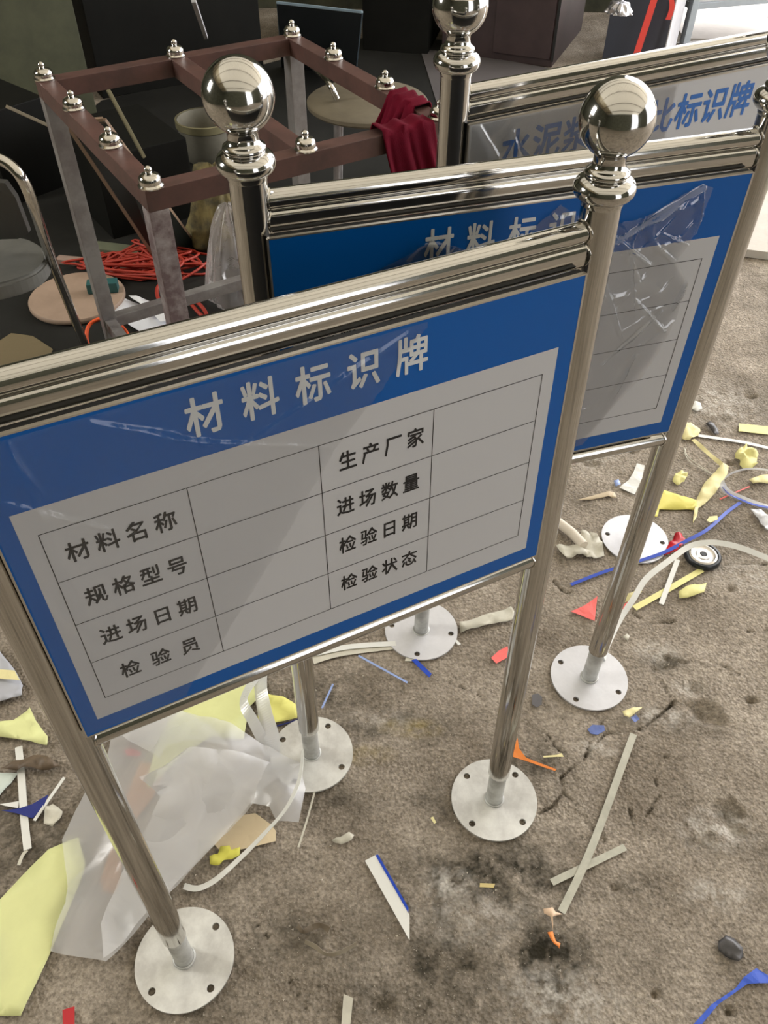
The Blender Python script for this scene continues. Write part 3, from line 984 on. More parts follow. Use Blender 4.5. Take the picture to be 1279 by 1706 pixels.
scrap('plastic_chip', 'tiny blue-grey chip touching the wooden splinter', 'plastic', 3, [(345, 465), (368, 460), (378, 480), (355, 490)], LBLU, .003, .004)
scrap('rag', 'crumpled dusty cream rag beside the white base plate', 'cloth', 3, [(78, 772), (110, 765), (160, 790), (185, 745), (200, 700), (260, 728), (285, 770), (300, 825), (250, 842), (205, 822), (110, 840)], OFFW, .003, .016, 28)
tube('cardboard_tube', fr(3, [(85, 655, .014), (150, 705, .014), (205, 765, .016)]), .0125, paper(214, 204, 188), None, 18)
tagit(bpy.data.objects['cardboard_tube'], 'short cream paper tube lying on the dusty rag', 'tube')
strip('blue_strip', 'long blue plastic strip lying across the white base plate', 'strip', 3, [(145, 950, .004), (300, 890, .006), (460, 840, .0075), (580, 800, .009), (690, 745, .010), (790, 690, .008), (880, 610, .004), (948, 560, .003)], .0085, BLU, .003, twist=[0, 0, 0, 10, 25, 20, 10, 0])
scrap('red_film_piece', 'glossy dark red film crumpled under the blue strip', 'film', 3, [(585, 822), (590, 780), (625, 745), (632, 722), (665, 718), (690, 752), (640, 800)], REDM, .003, .010, 40)
scrap('yellow_scrap', 'small straw yellow scrap resting on the blue strip', 'paper', 3, [(778, 668), (790, 650), (828, 645), (832, 662), (795, 678)], YELP, .016, .002)
# ribbon loop with a blue edge
lp = strip('ribbon_loop', 'curled pale ribbon loop with bright blue edge, at the frame edge', 'ribbon', 3, [(1100, 420, .045), (1000, 410, .05), (920, 425, .045), (872, 455, .03), (862, 490, .014), (890, 520, .004), (960, 548, .003), (1020, 568, .003), (1100, 590, .003)], .016, RIB, .003, twist=[50, 60, 70, 80, 60, 35, 20, 10, 0], n=8)
strip('blue_edge', None, None, 3, [(1100, 588, .006), (1010, 570, .006), (945, 545, .006), (890, 520, .008), (858, 488, .018)], .007, BLU, .003, parent=lp, twist=[0, 0, 0, 20, 40])
strip('red_line', 'thin red strip poking out inside the curled ribbon loop', 'strip', 3, [(850, 545), (920, 515), (990, 485)], .0035, PINK, .003)
scrap('yellow_tape_piece', 'yellow tape scrap seen inside the curled ribbon loop', 'tape', 3, [(985, 458), (1030, 440), (1090, 440), (1090, 475), (1000, 478)], YELP, .003, .005)
scrap('film_offcut', 'clear folded film offcut at the frame edge under the ribbon loop', 'film', 3, [(990, 600), (1040, 600), (1090, 640), (1090, 705), (1060, 695)], RIB, .003, .008, 30)
scrap('paper_scrap', 'white crumb of paper lying farthest from the signs', 'paper', 3, [(705, 120), (720, 90), (755, 95), (765, 125), (735, 140)], WHT, .003, .008, 50)
# grinding wheel
gw = empty('grinding_disc', fr(3, [(765, 822)], .0015)[0], 0, 'round silver disc with black rim and centre hole on the floor', 'disc')
lathe('rim', [(.0405, 0), (.0435, .003), (.0435, .010), (.0405, .014), (.036, .0145), (.034, .011)], paper(26, 30, 34, .35), gw, 40)
lathe('face', [(.034, .008), (.0335, .0125), (.029, .0140), (.025, .0118), (.018, .0118), (.0165, .0135), (.0085, .0140), (.007, .0105)], mat('worn_silver', (.6, .57, .52), .3, .8, bump=.0003, bscale=60), gw, 40)
lathe('hole', [(.0069, .0100), (.0068, .0142)], BLACKRUB, gw, 20)
# long white ribbon rising from the middle sign base
strip('white_ribbon', 'long white ribbon arching over the floor from the middle sign base plate', 'ribbon', 3, [(300, 1310, .006), (320, 1240, .010), (375, 1120, .022), (440, 1020, .040), (500, 925, .055), (600, 845, .065), (700, 775, .070), (790, 755, .075), (870, 762, .075), (960, 785, .07), (1100, 840, .06)], .0135, WHT, .003, twist=[60, 50, 35, 25, 20, 18, 25, 30, 35, 35, 30], n=8)
strip('yellow_tape_strip', 'straight flat yellow strip under the short white strip', 'tape', 3, [(445, 1062), (600, 975), (765, 880)], .0145, YEL, .0028)
strip('white_tape_strip', 'short straight white strip lying across the flat yellow strip', 'tape', 3, [(572, 1042), (650, 832)], .0115, WHT, .005)
scrap('yellow_tape_piece', 'flat yellow paper piece below the silver disc', 'paper', 3, [(650, 992), (690, 968), (782, 945), (770, 998), (690, 1020), (658, 1020)], YEL, .003, .006, 25)
scrap('yellow_scrap', 'dull straw scrap touching the flat yellow strip', 'paper', 3, [(388, 1010), (430, 992), (470, 968), (480, 990), (430, 1030), (392, 1040)], paper(196, 186, 130), .002, .003)
scrap('red_triangle', 'salmon red paper triangle beside the middle sign post', 'paper', 3, [(142, 1082), (205, 1055), (268, 1012), (262, 1065), (255, 1128), (200, 1105)], PINK, .003, .002)
scrap('red_scrap', 'salmon red scrap on the other side of the middle sign post', 'paper', 3, [(362, 1095), (375, 1060), (410, 1038), (412, 1050), (385, 1092)], PINK, .003, .002)
scrap('stone_chip', 'tiny pale stone chip near the middle sign base plate', 'stone', 3, [(388, 1205), (408, 1185), (422, 1200), (412, 1220)], OFFW, .002, .005, 60)
scrap('straw_chip', 'straw coloured chip just in front of the middle sign base plate', 'paper', 3, [(385, 1560), (400, 1548), (478, 1538), (455, 1560), (420, 1588), (390, 1580)], YELP, .003, .006, 50)
scrap('blue_flake', 'small blue flake touching the straw coloured chip', 'paint flake', 3, [(425, 1585), (450, 1570), (468, 1590), (445, 1608)], BLUP, .002, .002)
scrap('blue_flake', 'larger worn blue flake flat on bare concrete', 'paint flake', 3, [(222, 1640), (245, 1618), (300, 1620), (305, 1645), (270, 1665), (238, 1660)], BLUP, .002, .001)

# --- under and between the signs
scrap('foam_strip', 'ragged white foam strip pointing away from the rear base plate', 'strip', 5, [(742, 183), (850, 150), (935, 125), (948, 140), (942, 172), (860, 190), (745, 218)], OFFW, .003, .006, 30)
strip('white_tape_strip', 'broad dusty white strip tucked under the rear base plate', 'tape', 5, [(185, 322), (300, 290), (522, 262)], .018, OFFW, .002)
strip('white_tape_strip', 'upper white strip lying along the broad dusty one', 'tape', 5, [(190, 295), (330, 268), (500, 256)], .013, WHT, .0045)
strip('white_tape_strip', 'thin white strip pointing from the dusty strip into bare floor', 'tape', 5, [(358, 302), (545, 405)], .0045, LBLU, .003)
scrap('white_tab', 'small white tab poking out below the rear base plate', 'tape', 5, [(535, 325), (545, 288), (572, 292), (566, 326)], OFFW, .002)
scrap('blue_chip', 'blue printed chip below the rear base plate', 'paper', 5, [(560, 325), (578, 320), (636, 375), (628, 390)], BLU, .0035, .001)
scrap('white_chip', 'tiny white chip at the rim of the rear base plate', 'paper', 5, [(722, 247), (732, 245), (748, 262), (738, 266)], WHT, .003)
scrap('red_scrap', 'pink red scrap half hidden behind the front sign post', 'paper', 5, [(862, 315), (890, 288), (925, 270), (930, 310), (882, 336)], PINK, .003, .001)
strip('blue_sliver', 'thin blue-grey sliver near the folded plastic sheet', 'strip', 5, [(262, 410), (220, 502)], .004, LBLU, .003)
strip('twine', 'thin pale twine running from under the middle sign base plate', 'string', 5, [(192, 820), (165, 920), (130, 1032)], .0035, OFFW, .003)
scrap('dark_disc', 'dark grey round flake between the two front bases', 'paint flake', 5, [(1018, 455), (1040, 448), (1056, 462), (1055, 490), (1036, 502), (1018, 490)], paper(96, 94, 96, .7), .0018, .0005)
scrap('orange_triangle', 'orange pointed paper offcut with long thin tail', 'paper', 5, [(940, 690), (950, 650), (962, 620), (968, 660), (995, 695), (1110, 738), (1105, 745), (990, 705)], ORG, .003, .002)
scrap('yellow_splinter', 'yellow splinter with forked end near the orange offcut', 'paper', 5, [(1060, 687), (1110, 683), (1130, 676), (1138, 690), (1112, 690), (1062, 693)], YELP, .003)
scrap('straw_chip', 'tiny cream chip alone between the two front base plates', 'paper', 5, [(632, 922), (642, 918), (654, 940), (646, 945)], YELP, .003)
scrap('dry_leaf', 'crinkled pale dry leaf flake on bare concrete', 'leaf', 5, [(255, 1008), (290, 998), (325, 980), (343, 988), (330, 1008), (290, 1024), (265, 1018)], OFFW, .002, .006, 60)

# --- front of the floor
wt = scrap('white_card_strip', 'white slanted card strip with bright blue edge', 'card', 6, [(85, 490), (118, 472), (212, 640), (217, 652), (217, 726)], WHT, .003, .0005)
scrap('blue_edge', None, None, 6, [(116, 474), (124, 472), (214, 630), (213, 644)], BLU, .0040, parent=wt)
strip('white_tape_strip', 'long straight white strip with torn end, crossing over a shorter one', 'tape', 6, [(881, 112), (760, 440), (667, 640)], .0135, DUSTY, .0045)
strip('white_tape_strip', 'shorter white strip lying under the long straight one', 'tape', 6, [(638, 552), (856, 447)], .0125, DUSTY, .0025)
scrap('torn_tape', 'torn beige tape end beside the long white strip', 'tape', 6, [(612, 632), (640, 630), (652, 644), (670, 650), (640, 662), (640, 700), (632, 660), (614, 645)], paper(220, 190, 160), .004, .006, 50)
scrap('orange_film', 'crumpled shiny orange film scrap on an oily patch', 'film', 6, [(622, 706), (640, 698), (650, 725), (665, 742), (660, 756), (640, 738), (630, 722)], ORG, .003, .010, 60)
scrap('straw_chip', 'small straw coloured rectangle on an oily patch', 'paper', 6, [(425, 556), (470, 558), (466, 570), (424, 568)], paper(196, 178, 120), .003, .001)
scrap('slate_flake', 'curled black flake with ragged rim', 'paint flake', 6, [(1128, 728), (1150, 712), (1180, 722), (1200, 750), (1206, 778), (1188, 792), (1150, 775), (1130, 755)], DARKF, .003, .006, 40)
scrap('blue_scrap', 'bright blue plastic offcut with long pointed tail', 'plastic', 6, [(1055, 975), (1110, 915), (1180, 868), (1205, 835), (1242, 808), (1290, 838), (1290, 852), (1215, 855), (1130, 915), (1080, 975)], paper(50, 86, 190, .4), .003, .003, 25)
scrap('white_card_strip', 'short white card strip cut by the lower frame edge', 'card', 6, [(22, 884), (50, 896), (40, 990), (14, 990)], OFFW, .003)
strip('film_crumb', 'dark curled film shaving, longer of the two', 'film', 4, [(1015, 978), (1050, 995), (1085, 1020), (1130, 1015), (1185, 985)], .008, paper(150, 140, 122, .4), .003, twist=[60, 40, 70, 50, 70])
strip('film_crumb', 'dark curled film shaving, shorter of the two', 'film', 4, [(992, 925), (1010, 945), (1040, 930), (1070, 925), (1096, 940)], .010, paper(120, 108, 92, .4), .003, twist=[40, 70, 30, 60, 30])
scrap('red_scrap', 'dark red scrap cut by the lower frame edge', 'paper', 4, [(210, 1206), (250, 1194), (250, 1270), (212, 1270)], paper(186, 34, 40), .003)

# --- yellow paper, plastic sheet and offcuts beside the front sign
scrap('yellow_sheet', 'big yellow-green paper sheet with pointed end, in front of the plastic sheet', 'paper', 4, [(265, 636), (288, 722), (285, 750), (180, 1000), (75, 1230), (0, 1228), (-60, 1200), (-60, 890), (0, 845), (165, 675)], GRN, .006, .006, 7)
scrap('yellow_sheet', 'yellow-green paper piece behind the front sign post, by the white strip', 'paper', 4, [(-40, 260), (0, 265), (50, 250), (105, 205), (125, 250), (165, 300), (160, 330), (60, 312), (-40, 308)], GRN, .008, .010, 12)
strip('white_tape_strip', 'upright-looking white plastic strip below the yellow-green piece', 'tape', 4, [(62, 328), (72, 440), (80, 560), (92, 670)], .014, WHT, .004)
strip('tape_tail', 'thin white tape tail hanging off the white plastic strip', 'tape', 4, [(90, 672), (75, 690), (62, 722)], .006, OFFW, .003)
bt = scrap('blue_triangle', 'dark blue curved triangle offcut with white cut edge', 'plastic', 4, [(8, 545), (60, 540), (110, 525), (165, 492), (150, 530), (112, 572), (60, 555)], BLUD, .006, .001)
strip('white_edge', None, None, 4, [(114, 574, .0065), (165, 500, .0065), (214, 430, .0065)], .006, WHT, .006, parent=bt)
scrap('paper_wad', 'small crumpled beige wad beside the blue triangle', 'paper', 4, [(150, 560), (160, 530), (185, 522), (208, 545), (205, 580), (180, 602), (155, 595)], OFFW, .003, .014, 50)
scrap('brown_film', 'crinkled brown see-through film across the white plastic strip', 'film', 4, [(0, 410), (60, 382), (120, 365), (155, 366), (212, 408), (150, 412), (60, 408)], BRWN, .007, .012, 30)
scrap('white_offcut', 'pale green-white curved offcut at the frame edge', 'paper', 4, [(-30, 418), (62, 420), (40, 455), (0, 500), (-30, 520)], paper(206, 216, 208), .004, .004)
scrap('white_offcut', 'thin white offcut under the blue triangle', 'paper', 4, [(0, 522), (65, 512), (62, 535), (20, 528)], WHT, .003)
scrap('grey_film', 'crumpled grey film sheet behind the front sign post at the frame edge', 'film', 4, [(-40, 0), (0, 0), (40, 70), (80, 130), (82, 165), (30, 185), (-40, 195)], paper(176, 178, 186, .35), .006, .010, 18)
scrap('yellow_tape_piece', 'pale yellow strip lying on the crumpled grey film', 'tape', 4, [(-40, 88), (60, 95), (78, 128), (20, 122), (-40, 118)], YELP, .022, .002)

scrap('wooden_board', 'orange-brown wooden slat under the clear plastic sheet', 'wood', 4, [(468, 385), (560, 395), (510, 500), (420, 620), (400, 790), (385, 820), (345, 812), (338, 775), (375, 660), (415, 520)], CARD, .003, 0, thick=.004)
scrap('yellow_sheet', 'large pale yellow paper sheet poking out behind the plastic sheet', 'paper', 4, [(520, 330), (560, 250), (640, 180), (740, 130), (870, 90), (880, 150), (830, 200), (812, 310), (700, 300), (600, 370), (495, 475), (490, 455)], GRN, .004, .004, 14)
scrap('yellow_sheet', 'yellow paper flap reaching towards the middle sign base plate', 'paper', 4, [(865, 150), (905, 165), (945, 170), (997, 205), (995, 235), (905, 262), (860, 250)], paper(232, 228, 130), .006, .006, 16)
strip('blue_sliver', 'thin blue sliver along the yellow paper flap', 'strip', 4, [(900, 266), (990, 238)], .003, BLUD, .003)
scrap('red_scrap', 'tiny red and yellow scrap under the clear plastic sheet', 'paper', 4, [(415, 345), (440, 338), (472, 350), (470, 362), (425, 362)], REDM, .003, .002)
scrap('card_piece', 'beige card piece under the edge of the clear plastic sheet', 'card', 4, [(700, 640), (800, 560), (850, 552), (900, 588), (918, 610), (918, 645), (840, 665), (740, 685)], LCARD, .003, .001)
scrap('yellow_scrap', 'torn yellow-green scrap beside the beige card piece', 'paper', 4, [(698, 700), (725, 690), (735, 665), (765, 662), (770, 680), (800, 668), (798, 695), (770, 710), (745, 712), (730, 730), (702, 725)], paper(226, 222, 96), .006, .005, 40)


def hump(cx_, cy_, r, h):
    return lambda x, y: h * math.exp(-((x - cx_) ** 2 + (y - cy_) ** 2) / r ** 2)


hc = fr(4, [(700, 420), (520, 600), (860, 430), (960, 540)])
hs = [hump(hc[0].x, hc[0].y, .10, .045), hump(hc[1].x, hc[1].y, .12, .03), hump(hc[3].x, hc[3].y, .05, .04)]
zf = lambda x, y: sum(h(x, y) for h in hs)
ps = scrap('plastic_sheet', 'large milky see-through plastic sheet crumpled on the floor under the front sign', 'plastic sheet', 4,
           [(375, 300), (480, 260), (600, 215), (760, 290), (890, 350), (1000, 400), (1022, 500), (1000, 600), (935, 607), (915, 570), (850, 545), (700, 700), (580, 830),
            (360, 1052), (180, 1008), (230, 860), (215, 650), (290, 500), (360, 380)], SHEET, .008, .016, 9, thick=0, res=.014, zf=zf, seed=4)
scrap('folded_layer', None, None, 4, [(480, 470), (640, 400), (770, 400), (1000, 404), (915, 470), (830, 560), (700, 700), (580, 830), (360, 1050), (352, 940), (420, 760), (560, 560)],
      SHEET, .014, .016, 11, thick=0, res=.014, zf=zf, seed=8, parent=ps)
scrap('folded_layer', None, None, 4, [(400, 300), (600, 220), (700, 270), (770, 345), (640, 330), (560, 340), (540, 395), (470, 350)], SHEET, .020, .012, 11, thick=0, res=.014, seed=18, parent=ps)
strip('white_ribbon', 'folded white ribbon standing between the yellow papers', 'ribbon', 4, [(868, 95, .03), (870, 150, .035), (885, 230, .03), (905, 300, .02), (905, 358, .006)], .030, RIB, .003, twist=[20, 30, 20, 10, 5])
strip('white_ribbon', 'wide white ribbon curling down beside the folded one', 'ribbon', 4, [(850, 100, .03), (812, 180, .035), (845, 250, .03), (895, 345, .008)], .022, RIB, .003, twist=[10, 40, 20, 5])
strip('white_ribbon', 'thin white ribbon curving along the edge of the plastic sheet', 'ribbon', 4, [(1008, 340, .02), (1004, 400, .06), (990, 460, .07), (950, 540, .065), (880, 620, .04), (800, 700, .02), (720, 770, .006), (660, 800, .004), (612, 792, .003)], .011, WHT, .003, twist=[60, 50, 40, 40, 30, 20, 10, 10, 0])

# ------------------------------------------------------------------ things round the table frame, in the dim end of the shed
BLACKP = mat('black_painted_metal', rgb(20, 20, 17), .6, spec=.15, bump=.0005, bscale=20, var=.3, vscale=5)
OLIVE = mat('dark_olive_sheet', rgb(72, 74, 54), .7, bump=.002, bscale=8, var=.3, vscale=6)
DKBROWN = mat('dark_brown_wood', rgb(64, 50, 50), .5, bump=.0004, bscale=40, var=.25, vscale=7)
SLATE = mat('slate_blue_metal', rgb(62, 66, 78), .45, bump=.0003, bscale=40, var=.1, vscale=7)
LGREY = mat('light_grey_metal', rgb(176, 176, 180), .45, bump=.0004, bscale=50, var=.15, vscale=14)
PLY = mat('dusty_plywood', rgb(158, 136, 118), .6, bump=.0003, bscale=60, var=.15, vscale=9)
PLYD = mat('dusty_seat_board', rgb(104, 96, 80), .5, bump=.0003, bscale=60, var=.2, vscale=9)
DGLASS = mat('dark_tinted_panel', rgb(44, 48, 50), .25, bump=.0003, bscale=10, spec=.6)
FOIL = mat('crumpled_foil', (.38, .37, .38), .3, .8, bump=.004, bscale=18)
REDC = mat('red_cord', rgb(160, 48, 32), .55)
STRAP = mat('red_strap', rgb(214, 66, 56), .6)


def standing_box(name, label, cat, p0, p1, depth, h, m, bev=.004, z0=0.001):
    """box whose front foot runs from p0 to p1 (photograph points on the floor), depth away from the reader"""
    a, b = at(*p0), at(*p1)
    d = (b - a); L_ = d.length
    o = box(name, (0, 0, 0), (L_, depth, h), m, None, bev)
    o.location = (a.x, a.y, z0); o.rotation_euler = (0, 0, math.atan2(d.y, d.x))
    return tagit(o, label, cat)


standing_box('sheet_panel', 'dark olive sheet panel standing upright at the corner behind the chair', 'panel', (-160, 262), (166, 205), .05, 1.9, OLIVE)
standing_box('black_cabinet', 'tall black metal cabinet behind the brown table frame', 'cabinet', (172, 165), (440, 118), .5, 1.1, BLACKP)
standing_box('black_case', 'low black case on the floor under the brown table frame', 'case', (190, 400), (330, 360), .42, .30, BLACKP)
standing_box('dark_crate', 'dark low crate between the chair and the table frame', 'crate', (20, 345), (112, 310), .4, .35, BLACKP)
scrap('darkening_sheet', 'large dark sheet added for the shaded floor under the table frame and chair', 'sheet', 'p', [(-120, 330), (60, 262), (170, 168), (440, 108), (620, 60), (780, 70), (740, 240), (640, 330), (380, 560), (140, 640), (-120, 700)],
      mat('floor_shade_colour', rgb(38, 38, 36), .6, spec=.2, bump=.0004, bscale=10, var=.3, vscale=3), .0012, thick=.002)  # added sheet; the shade on the floor is put into its dark colour
scrap('darkening_sheet', 'added grey sheet toning the floor in front of the brown cabinet', 'sheet', 'p', [(700, 84), (790, 92), (925, 118), (1010, 108), (1000, 160), (820, 190), (735, 200)],
      mat('grey_floor_tone', rgb(92, 88, 88), .5, bump=.0003, bscale=10, var=.15, vscale=3), .0045, thick=.002)  # added sheet that only turns this stretch of floor grey


def panel4(name, label, cat, q, m, thick=.006, frame=None):
    """flat panel through four world points"""
    P = [Vector(p) for p in q]
    n = (P[1] - P[0]).cross(P[3] - P[0]).normalized() * thick
    c = sum(P, Vector()) / 4
    V = [p - c for p in P] + [p - c + n for p in P]
    Fc = [(3, 2, 1, 0), (4, 5, 6, 7)] + [(i, (i + 1) % 4, 4 + (i + 1) % 4, 4 + i) for i in range(4)]
    o = mesh_obj(name, V, Fc, m)
    o.location = c
    tagit(o, label, cat)
    if frame:
        for i in range(4):
            bar('edge', P[i] - c, P[(i + 1) % 4] - c, frame[0], frame[0], frame[1], o, .001)
    return o


panel4('leaning_board', 'dark board with pale wooden edge leaning under the table frame', 'board',
       [at(262, 432, .01), at(322, 405, .01), at(172, 200, .60), at(112, 205, .60)], mat('dark_green_board', rgb(30, 36, 32), .4), .01, (.014, mat('pale_wood_edge', rgb(130, 108, 88), .6)))
panel4('framed_panel', 'dark tinted panel with thin pale frame leaning beyond the table frame', 'panel',
       [at(470, 110, .01), at(592, 122, .01), at(603, 20, .42), at(462, 4, .42)], DGLASS, .008, (.010, mat('bluish_edge', rgb(120, 138, 150), .4)))
bar('steel_rod', at(180, 150, .55), at(240, 262, .315), .012, .012, mat('dull_rod', rgb(128, 122, 96), .4, .4), None)
tagit(bpy.data.objects['steel_rod'], 'thin dull rod leaning inside the open table frame', 'rod')
bar('steel_rod', at(322, 0, .8), at(343, 62, .55), .014, .014, LGREY, None)
tagit(bpy.data.objects['steel_rod.001'], 'grey angle rod leaning on the black cabinet', 'rod')
bar('wooden_batten', at(12, 178, .4), at(140, 236, .2), .02, .012, mat('old_batten', rgb(112, 102, 82), .7), None)
tagit(bpy.data.objects['wooden_batten'], 'old pale batten slanting behind the near leg of the frame', 'wood')
bar('long_batten', at(96, 432, .012), at(276, 450, .012), .035, .018, mat('pinkish_batten', rgb(150, 128, 116), .6, var=.2), None)
tagit(bpy.data.objects['long_batten'], 'long pinkish batten on the floor under the table frame', 'wood')
bar('green_bar', at(140, 412, .02), at(234, 424, .02), .055, .035, mat('greenish_bar', rgb(92, 96, 78), .6, var=.2), None)
tagit(bpy.data.objects['green_bar'], 'short greenish bar behind the long pinkish batten', 'bar')

# round boards and stool
d = lathe('round_board', [(.155, 0), (.158, .004), (.158, .014), (.155, .018)], PLY, None, 64)
d.location = at(130, 500, .006); tagit(d, 'round pinkish plywood board lying under the chair and frame', 'board')
d2 = box('teal_block', (-.05, -.02, 0), (.05, .02, .035), mat('teal_block', rgb(38, 84, 84), .5), None, .003)
d2.location = at(173, 484, .026); d2.rotation_euler = (0, 0, .15); tagit(d2, 'small teal block on the round plywood board', 'block')
sc_ = at(612, 170, .40)
st = empty('round_stool', (sc_.x, sc_.y, 0), 0, 'round-seated stool with chrome back hoop beyond the table frame', 'stool')
lathe('seat', [(.215, .385), (.222, .392), (.222, .404), (.215, .410), (.0005, .412)], PLYD, st, 64)
for a in (45, 135, 225, 315):
    c_, s_ = math.cos(math.radians(a)), math.sin(math.radians(a))
    tube('leg', [(.15 * c_, .15 * s_, .386), (.17 * c_, .17 * s_, .001)], .013, RAWLEG, st, 16)
hp = [at(470, 90, .46), at(490, 92, .47), at(508, 101, .475), at(524, 113, .475), at(539, 128, .47), at(551, 144, .46), at(561, 164, .42)]
tube('back_hoop', [p - st.location for p in spline(hp, 8)], .011, STEEL2, st, 14)
# pot
pot = empty('metal_pot', at(350, 262), 0, 'dull metal pot behind the ball of the middle sign', 'pot')
lathe('body', [(.10, .002), (.115, .02), (.12, .16), (.125, .165), (.117, .166), (.112, .03), (.001, .025)], mat('dull_pot', rgb(150, 146, 132), .4, .5, var=.2, vscale=10), pot, 40)
lathe('rim_band', [(.1212, .135), (.127, .14), (.127, .168), (.121, .17)], mat('pot_band', rgb(140, 134, 104), .4, .5), pot, 40, cap=False)

# chair with chromed tube
chp = at(30, 470, 0)
ch = empty('tube_chair', (chp.x, chp.y, 0), 0, 'old chrome-tube chair with worn grey seat, cut by the frame edge', 'chair')
def rel(pts): return [at(*p) - ch.location for p in pts]
tube('tube_frame', spline(rel([(-70, 270, .76), (-20, 262, .77), (12, 272, .76), (38, 300, .73), (58, 350, .65), (85, 430, .45), (112, 500, .25), (147, 590, .004)]), 8), .0125, STEEL2, ch, 18)
tube('leg', spline(rel([(-70, 480, .43), (-80, 540, .25), (-85, 600, .10), (-90, 640, .004)]), 6), .0105, STEEL2, ch, 14)
def slab(name, pts, z, th, m, amp=0):
    P = [at(*p, z) - ch.location for p in pts]
    bm = bmesh.new()
    vs = [bm.verts.new(p) for p in spline(P, 4, True)]
    f_ = bm.faces.new(vs)
    r = bmesh.ops.extrude_face_region(bm, geom=[f_])
    for v in r['geom']:
        if isinstance(v, bmesh.types.BMVert): v.co.z -= th
    bmesh.ops.recalc_face_normals(bm, faces=bm.faces[:])
    es = [e for e in bm.edges if abs(e.verts[0].co.z - e.verts[1].co.z) < 1e-6 and e.calc_length() < .2]
    bmesh.ops.bevel(bm, geom=es, offset=.008, segments=3, affect='EDGES')
    return bm_obj(name, bm, m, ch)
slab('seat', [(-60, 402), (0, 394), (45, 396), (72, 412), (78, 432), (60, 452), (20, 468), (-30, 478), (-90, 480)], .45, .045, mat('worn_seat', rgb(96, 96, 92), .5, var=.2, vscale=8, bump=.0005))
P = rel([(-40, 300, .72), (8, 305, .72), (26, 330, .66), (48, 388, .52), (30, 398, .50), (-40, 400, .50)])
V = P + [p + Vector((.0, .018, .0)) for p in P]
mesh_obj('back_pad', V, [tuple(range(6))[::-1], tuple(range(6, 12))] + [(i, (i + 1) % 6, 6 + (i + 1) % 6, 6 + i) for i in range(6)], mat('grey_pad', rgb(74, 74, 72), .5), ch)

# red cord heap, orange ring, white sheet, bags
pts = []
cc = at(225, 455, 0)
for k in range(150):
    a = k * .9 + random.uniform(-.6, .6)
    r = .09 + .06 * math.sin(k * .37) + random.uniform(-.04, .04)
    pts.append((cc.x + .02 + 1.5 * r * math.cos(a), cc.y + .03 + .7 * r * math.sin(a), .010 + .035 * (k / 150) + .01 * math.sin(k * 1.7)))
V, Fc = tube_geo(spline(pts, 4), .0045, 6)
o = mesh_obj('red_rope', V, Fc, REDC, origin=(cc.x, cc.y, 0), smooth=True); tagit(o, 'tangled red cord heap on the floor under the table frame', 'cord')
pts = [at(*q) for q in ((322, 545, .01), (345, 530, .02), (330, 505, .03), (305, 500, .02), (270, 505, .02), (262, 480, .03), (285, 470, .03), (330, 520, .02), (352, 538, .01))]
V, Fc = tube_geo(spline(pts, 6), .0065, 8)
o = mesh_obj('red_rope', V, Fc, REDC, origin=pts[0], smooth=True); tagit(o, 'loose orange-red cord end beside the near leg of the frame', 'cord')
pts = [at(*q) for q in ((150, 585, .03), (144, 560, .06), (150, 540, .08), (170, 531, .09), (195, 538, .08), (212, 556, .06), (214, 572, .04), (206, 580, .02), (180, 590, .01))]
V, Fc = tube_geo(spline(pts, 6), .006, 8)
o = mesh_obj('orange_hose', V, Fc, mat('orange_hose', rgb(236, 92, 40), .5), origin=pts[0], smooth=True); tagit(o, 'orange ribbed hose loop beside the leg of the chair', 'hose')
scrap('white_sheet', 'crumpled white plastic sheet on the floor near the table frame legs', 'sheet', 8, [(500, 775), (560, 778), (640, 800), (740, 850), (890, 900), (895, 940), (720, 975), (650, 930), (560, 880), (508, 840)], mat('white_plastic', rgb(222, 225, 232), .35), .01, .009, 8)
scrap('white_sheet', 'thin white flap lying over the crumpled white plastic sheet', 'sheet', 8, [(660, 800), (700, 800), (890, 880), (892, 930), (820, 935), (760, 870)], mat('white_plastic_flap', rgb(230, 232, 236), .35), .022, .006, 8)
scrap('brown_board', 'dull brown board on the floor in front of the chair', 'board', 8, [(0, 1010), (60, 970), (170, 985), (270, 1050), (240, 1130), (0, 1160)], mat('dull_card', rgb(104, 92, 66), .8), .004, .001, thick=.004)


def blob(name, label, cat, c, r, h, m, seed, top=.12, amp=.25):
    V, Fc = [], []
    nu, nv = 72, 36
    for j in range(nv + 1):
        t = j / nv
        rr = r * ((1 - t) ** .7 * (1 - top) + top) * (1 if t > .05 else .8 + 4 * t)
        if j == nv: rr = r * top * .3
        for i in range(nu):
            a = 2 * math.pi * i / nu
            d = Vector((math.cos(a), math.sin(a), 0))
            n = mnoise.noise(Vector((d.x * 2.4 + seed, d.y * 2.4, t * 1.6))) + .5 * mnoise.noise(Vector((d.x * 7 + seed, d.y * 7, t * 2.5)))
            V.append(d * rr * (1 + amp * n) + Vector((0, 0, h * t * (1 + .05 * n))))
    for j in range(nv):
        for i in range(nu):
            Fc.append((j * nu + i, j * nu + (i + 1) % nu, (j + 1) * nu + (i + 1) % nu, (j + 1) * nu + i))
    Fc.append(tuple(nv * nu + k for k in range(nu)))
    o = mesh_obj(name, V, Fc, m, smooth=True)
    o.location = c
    return tagit(o, label, cat)


c = at(398, 492); c.z = .004
blob('clear_bag', 'slumped clear plastic bag beside the near leg of the frame', 'bag', c, .125, .32, BAG, 2.2)
c = at(372, 400); c.z = .003
blob('sack', 'mottled yellow-green sack under the brown table frame', 'sack', c, .13, .28, mat('mottled_sack', rgb(120, 108, 66), .8, col2=rgb(60, 56, 40), vscale=14, bump=.001, bscale=40), 6.1, .4)
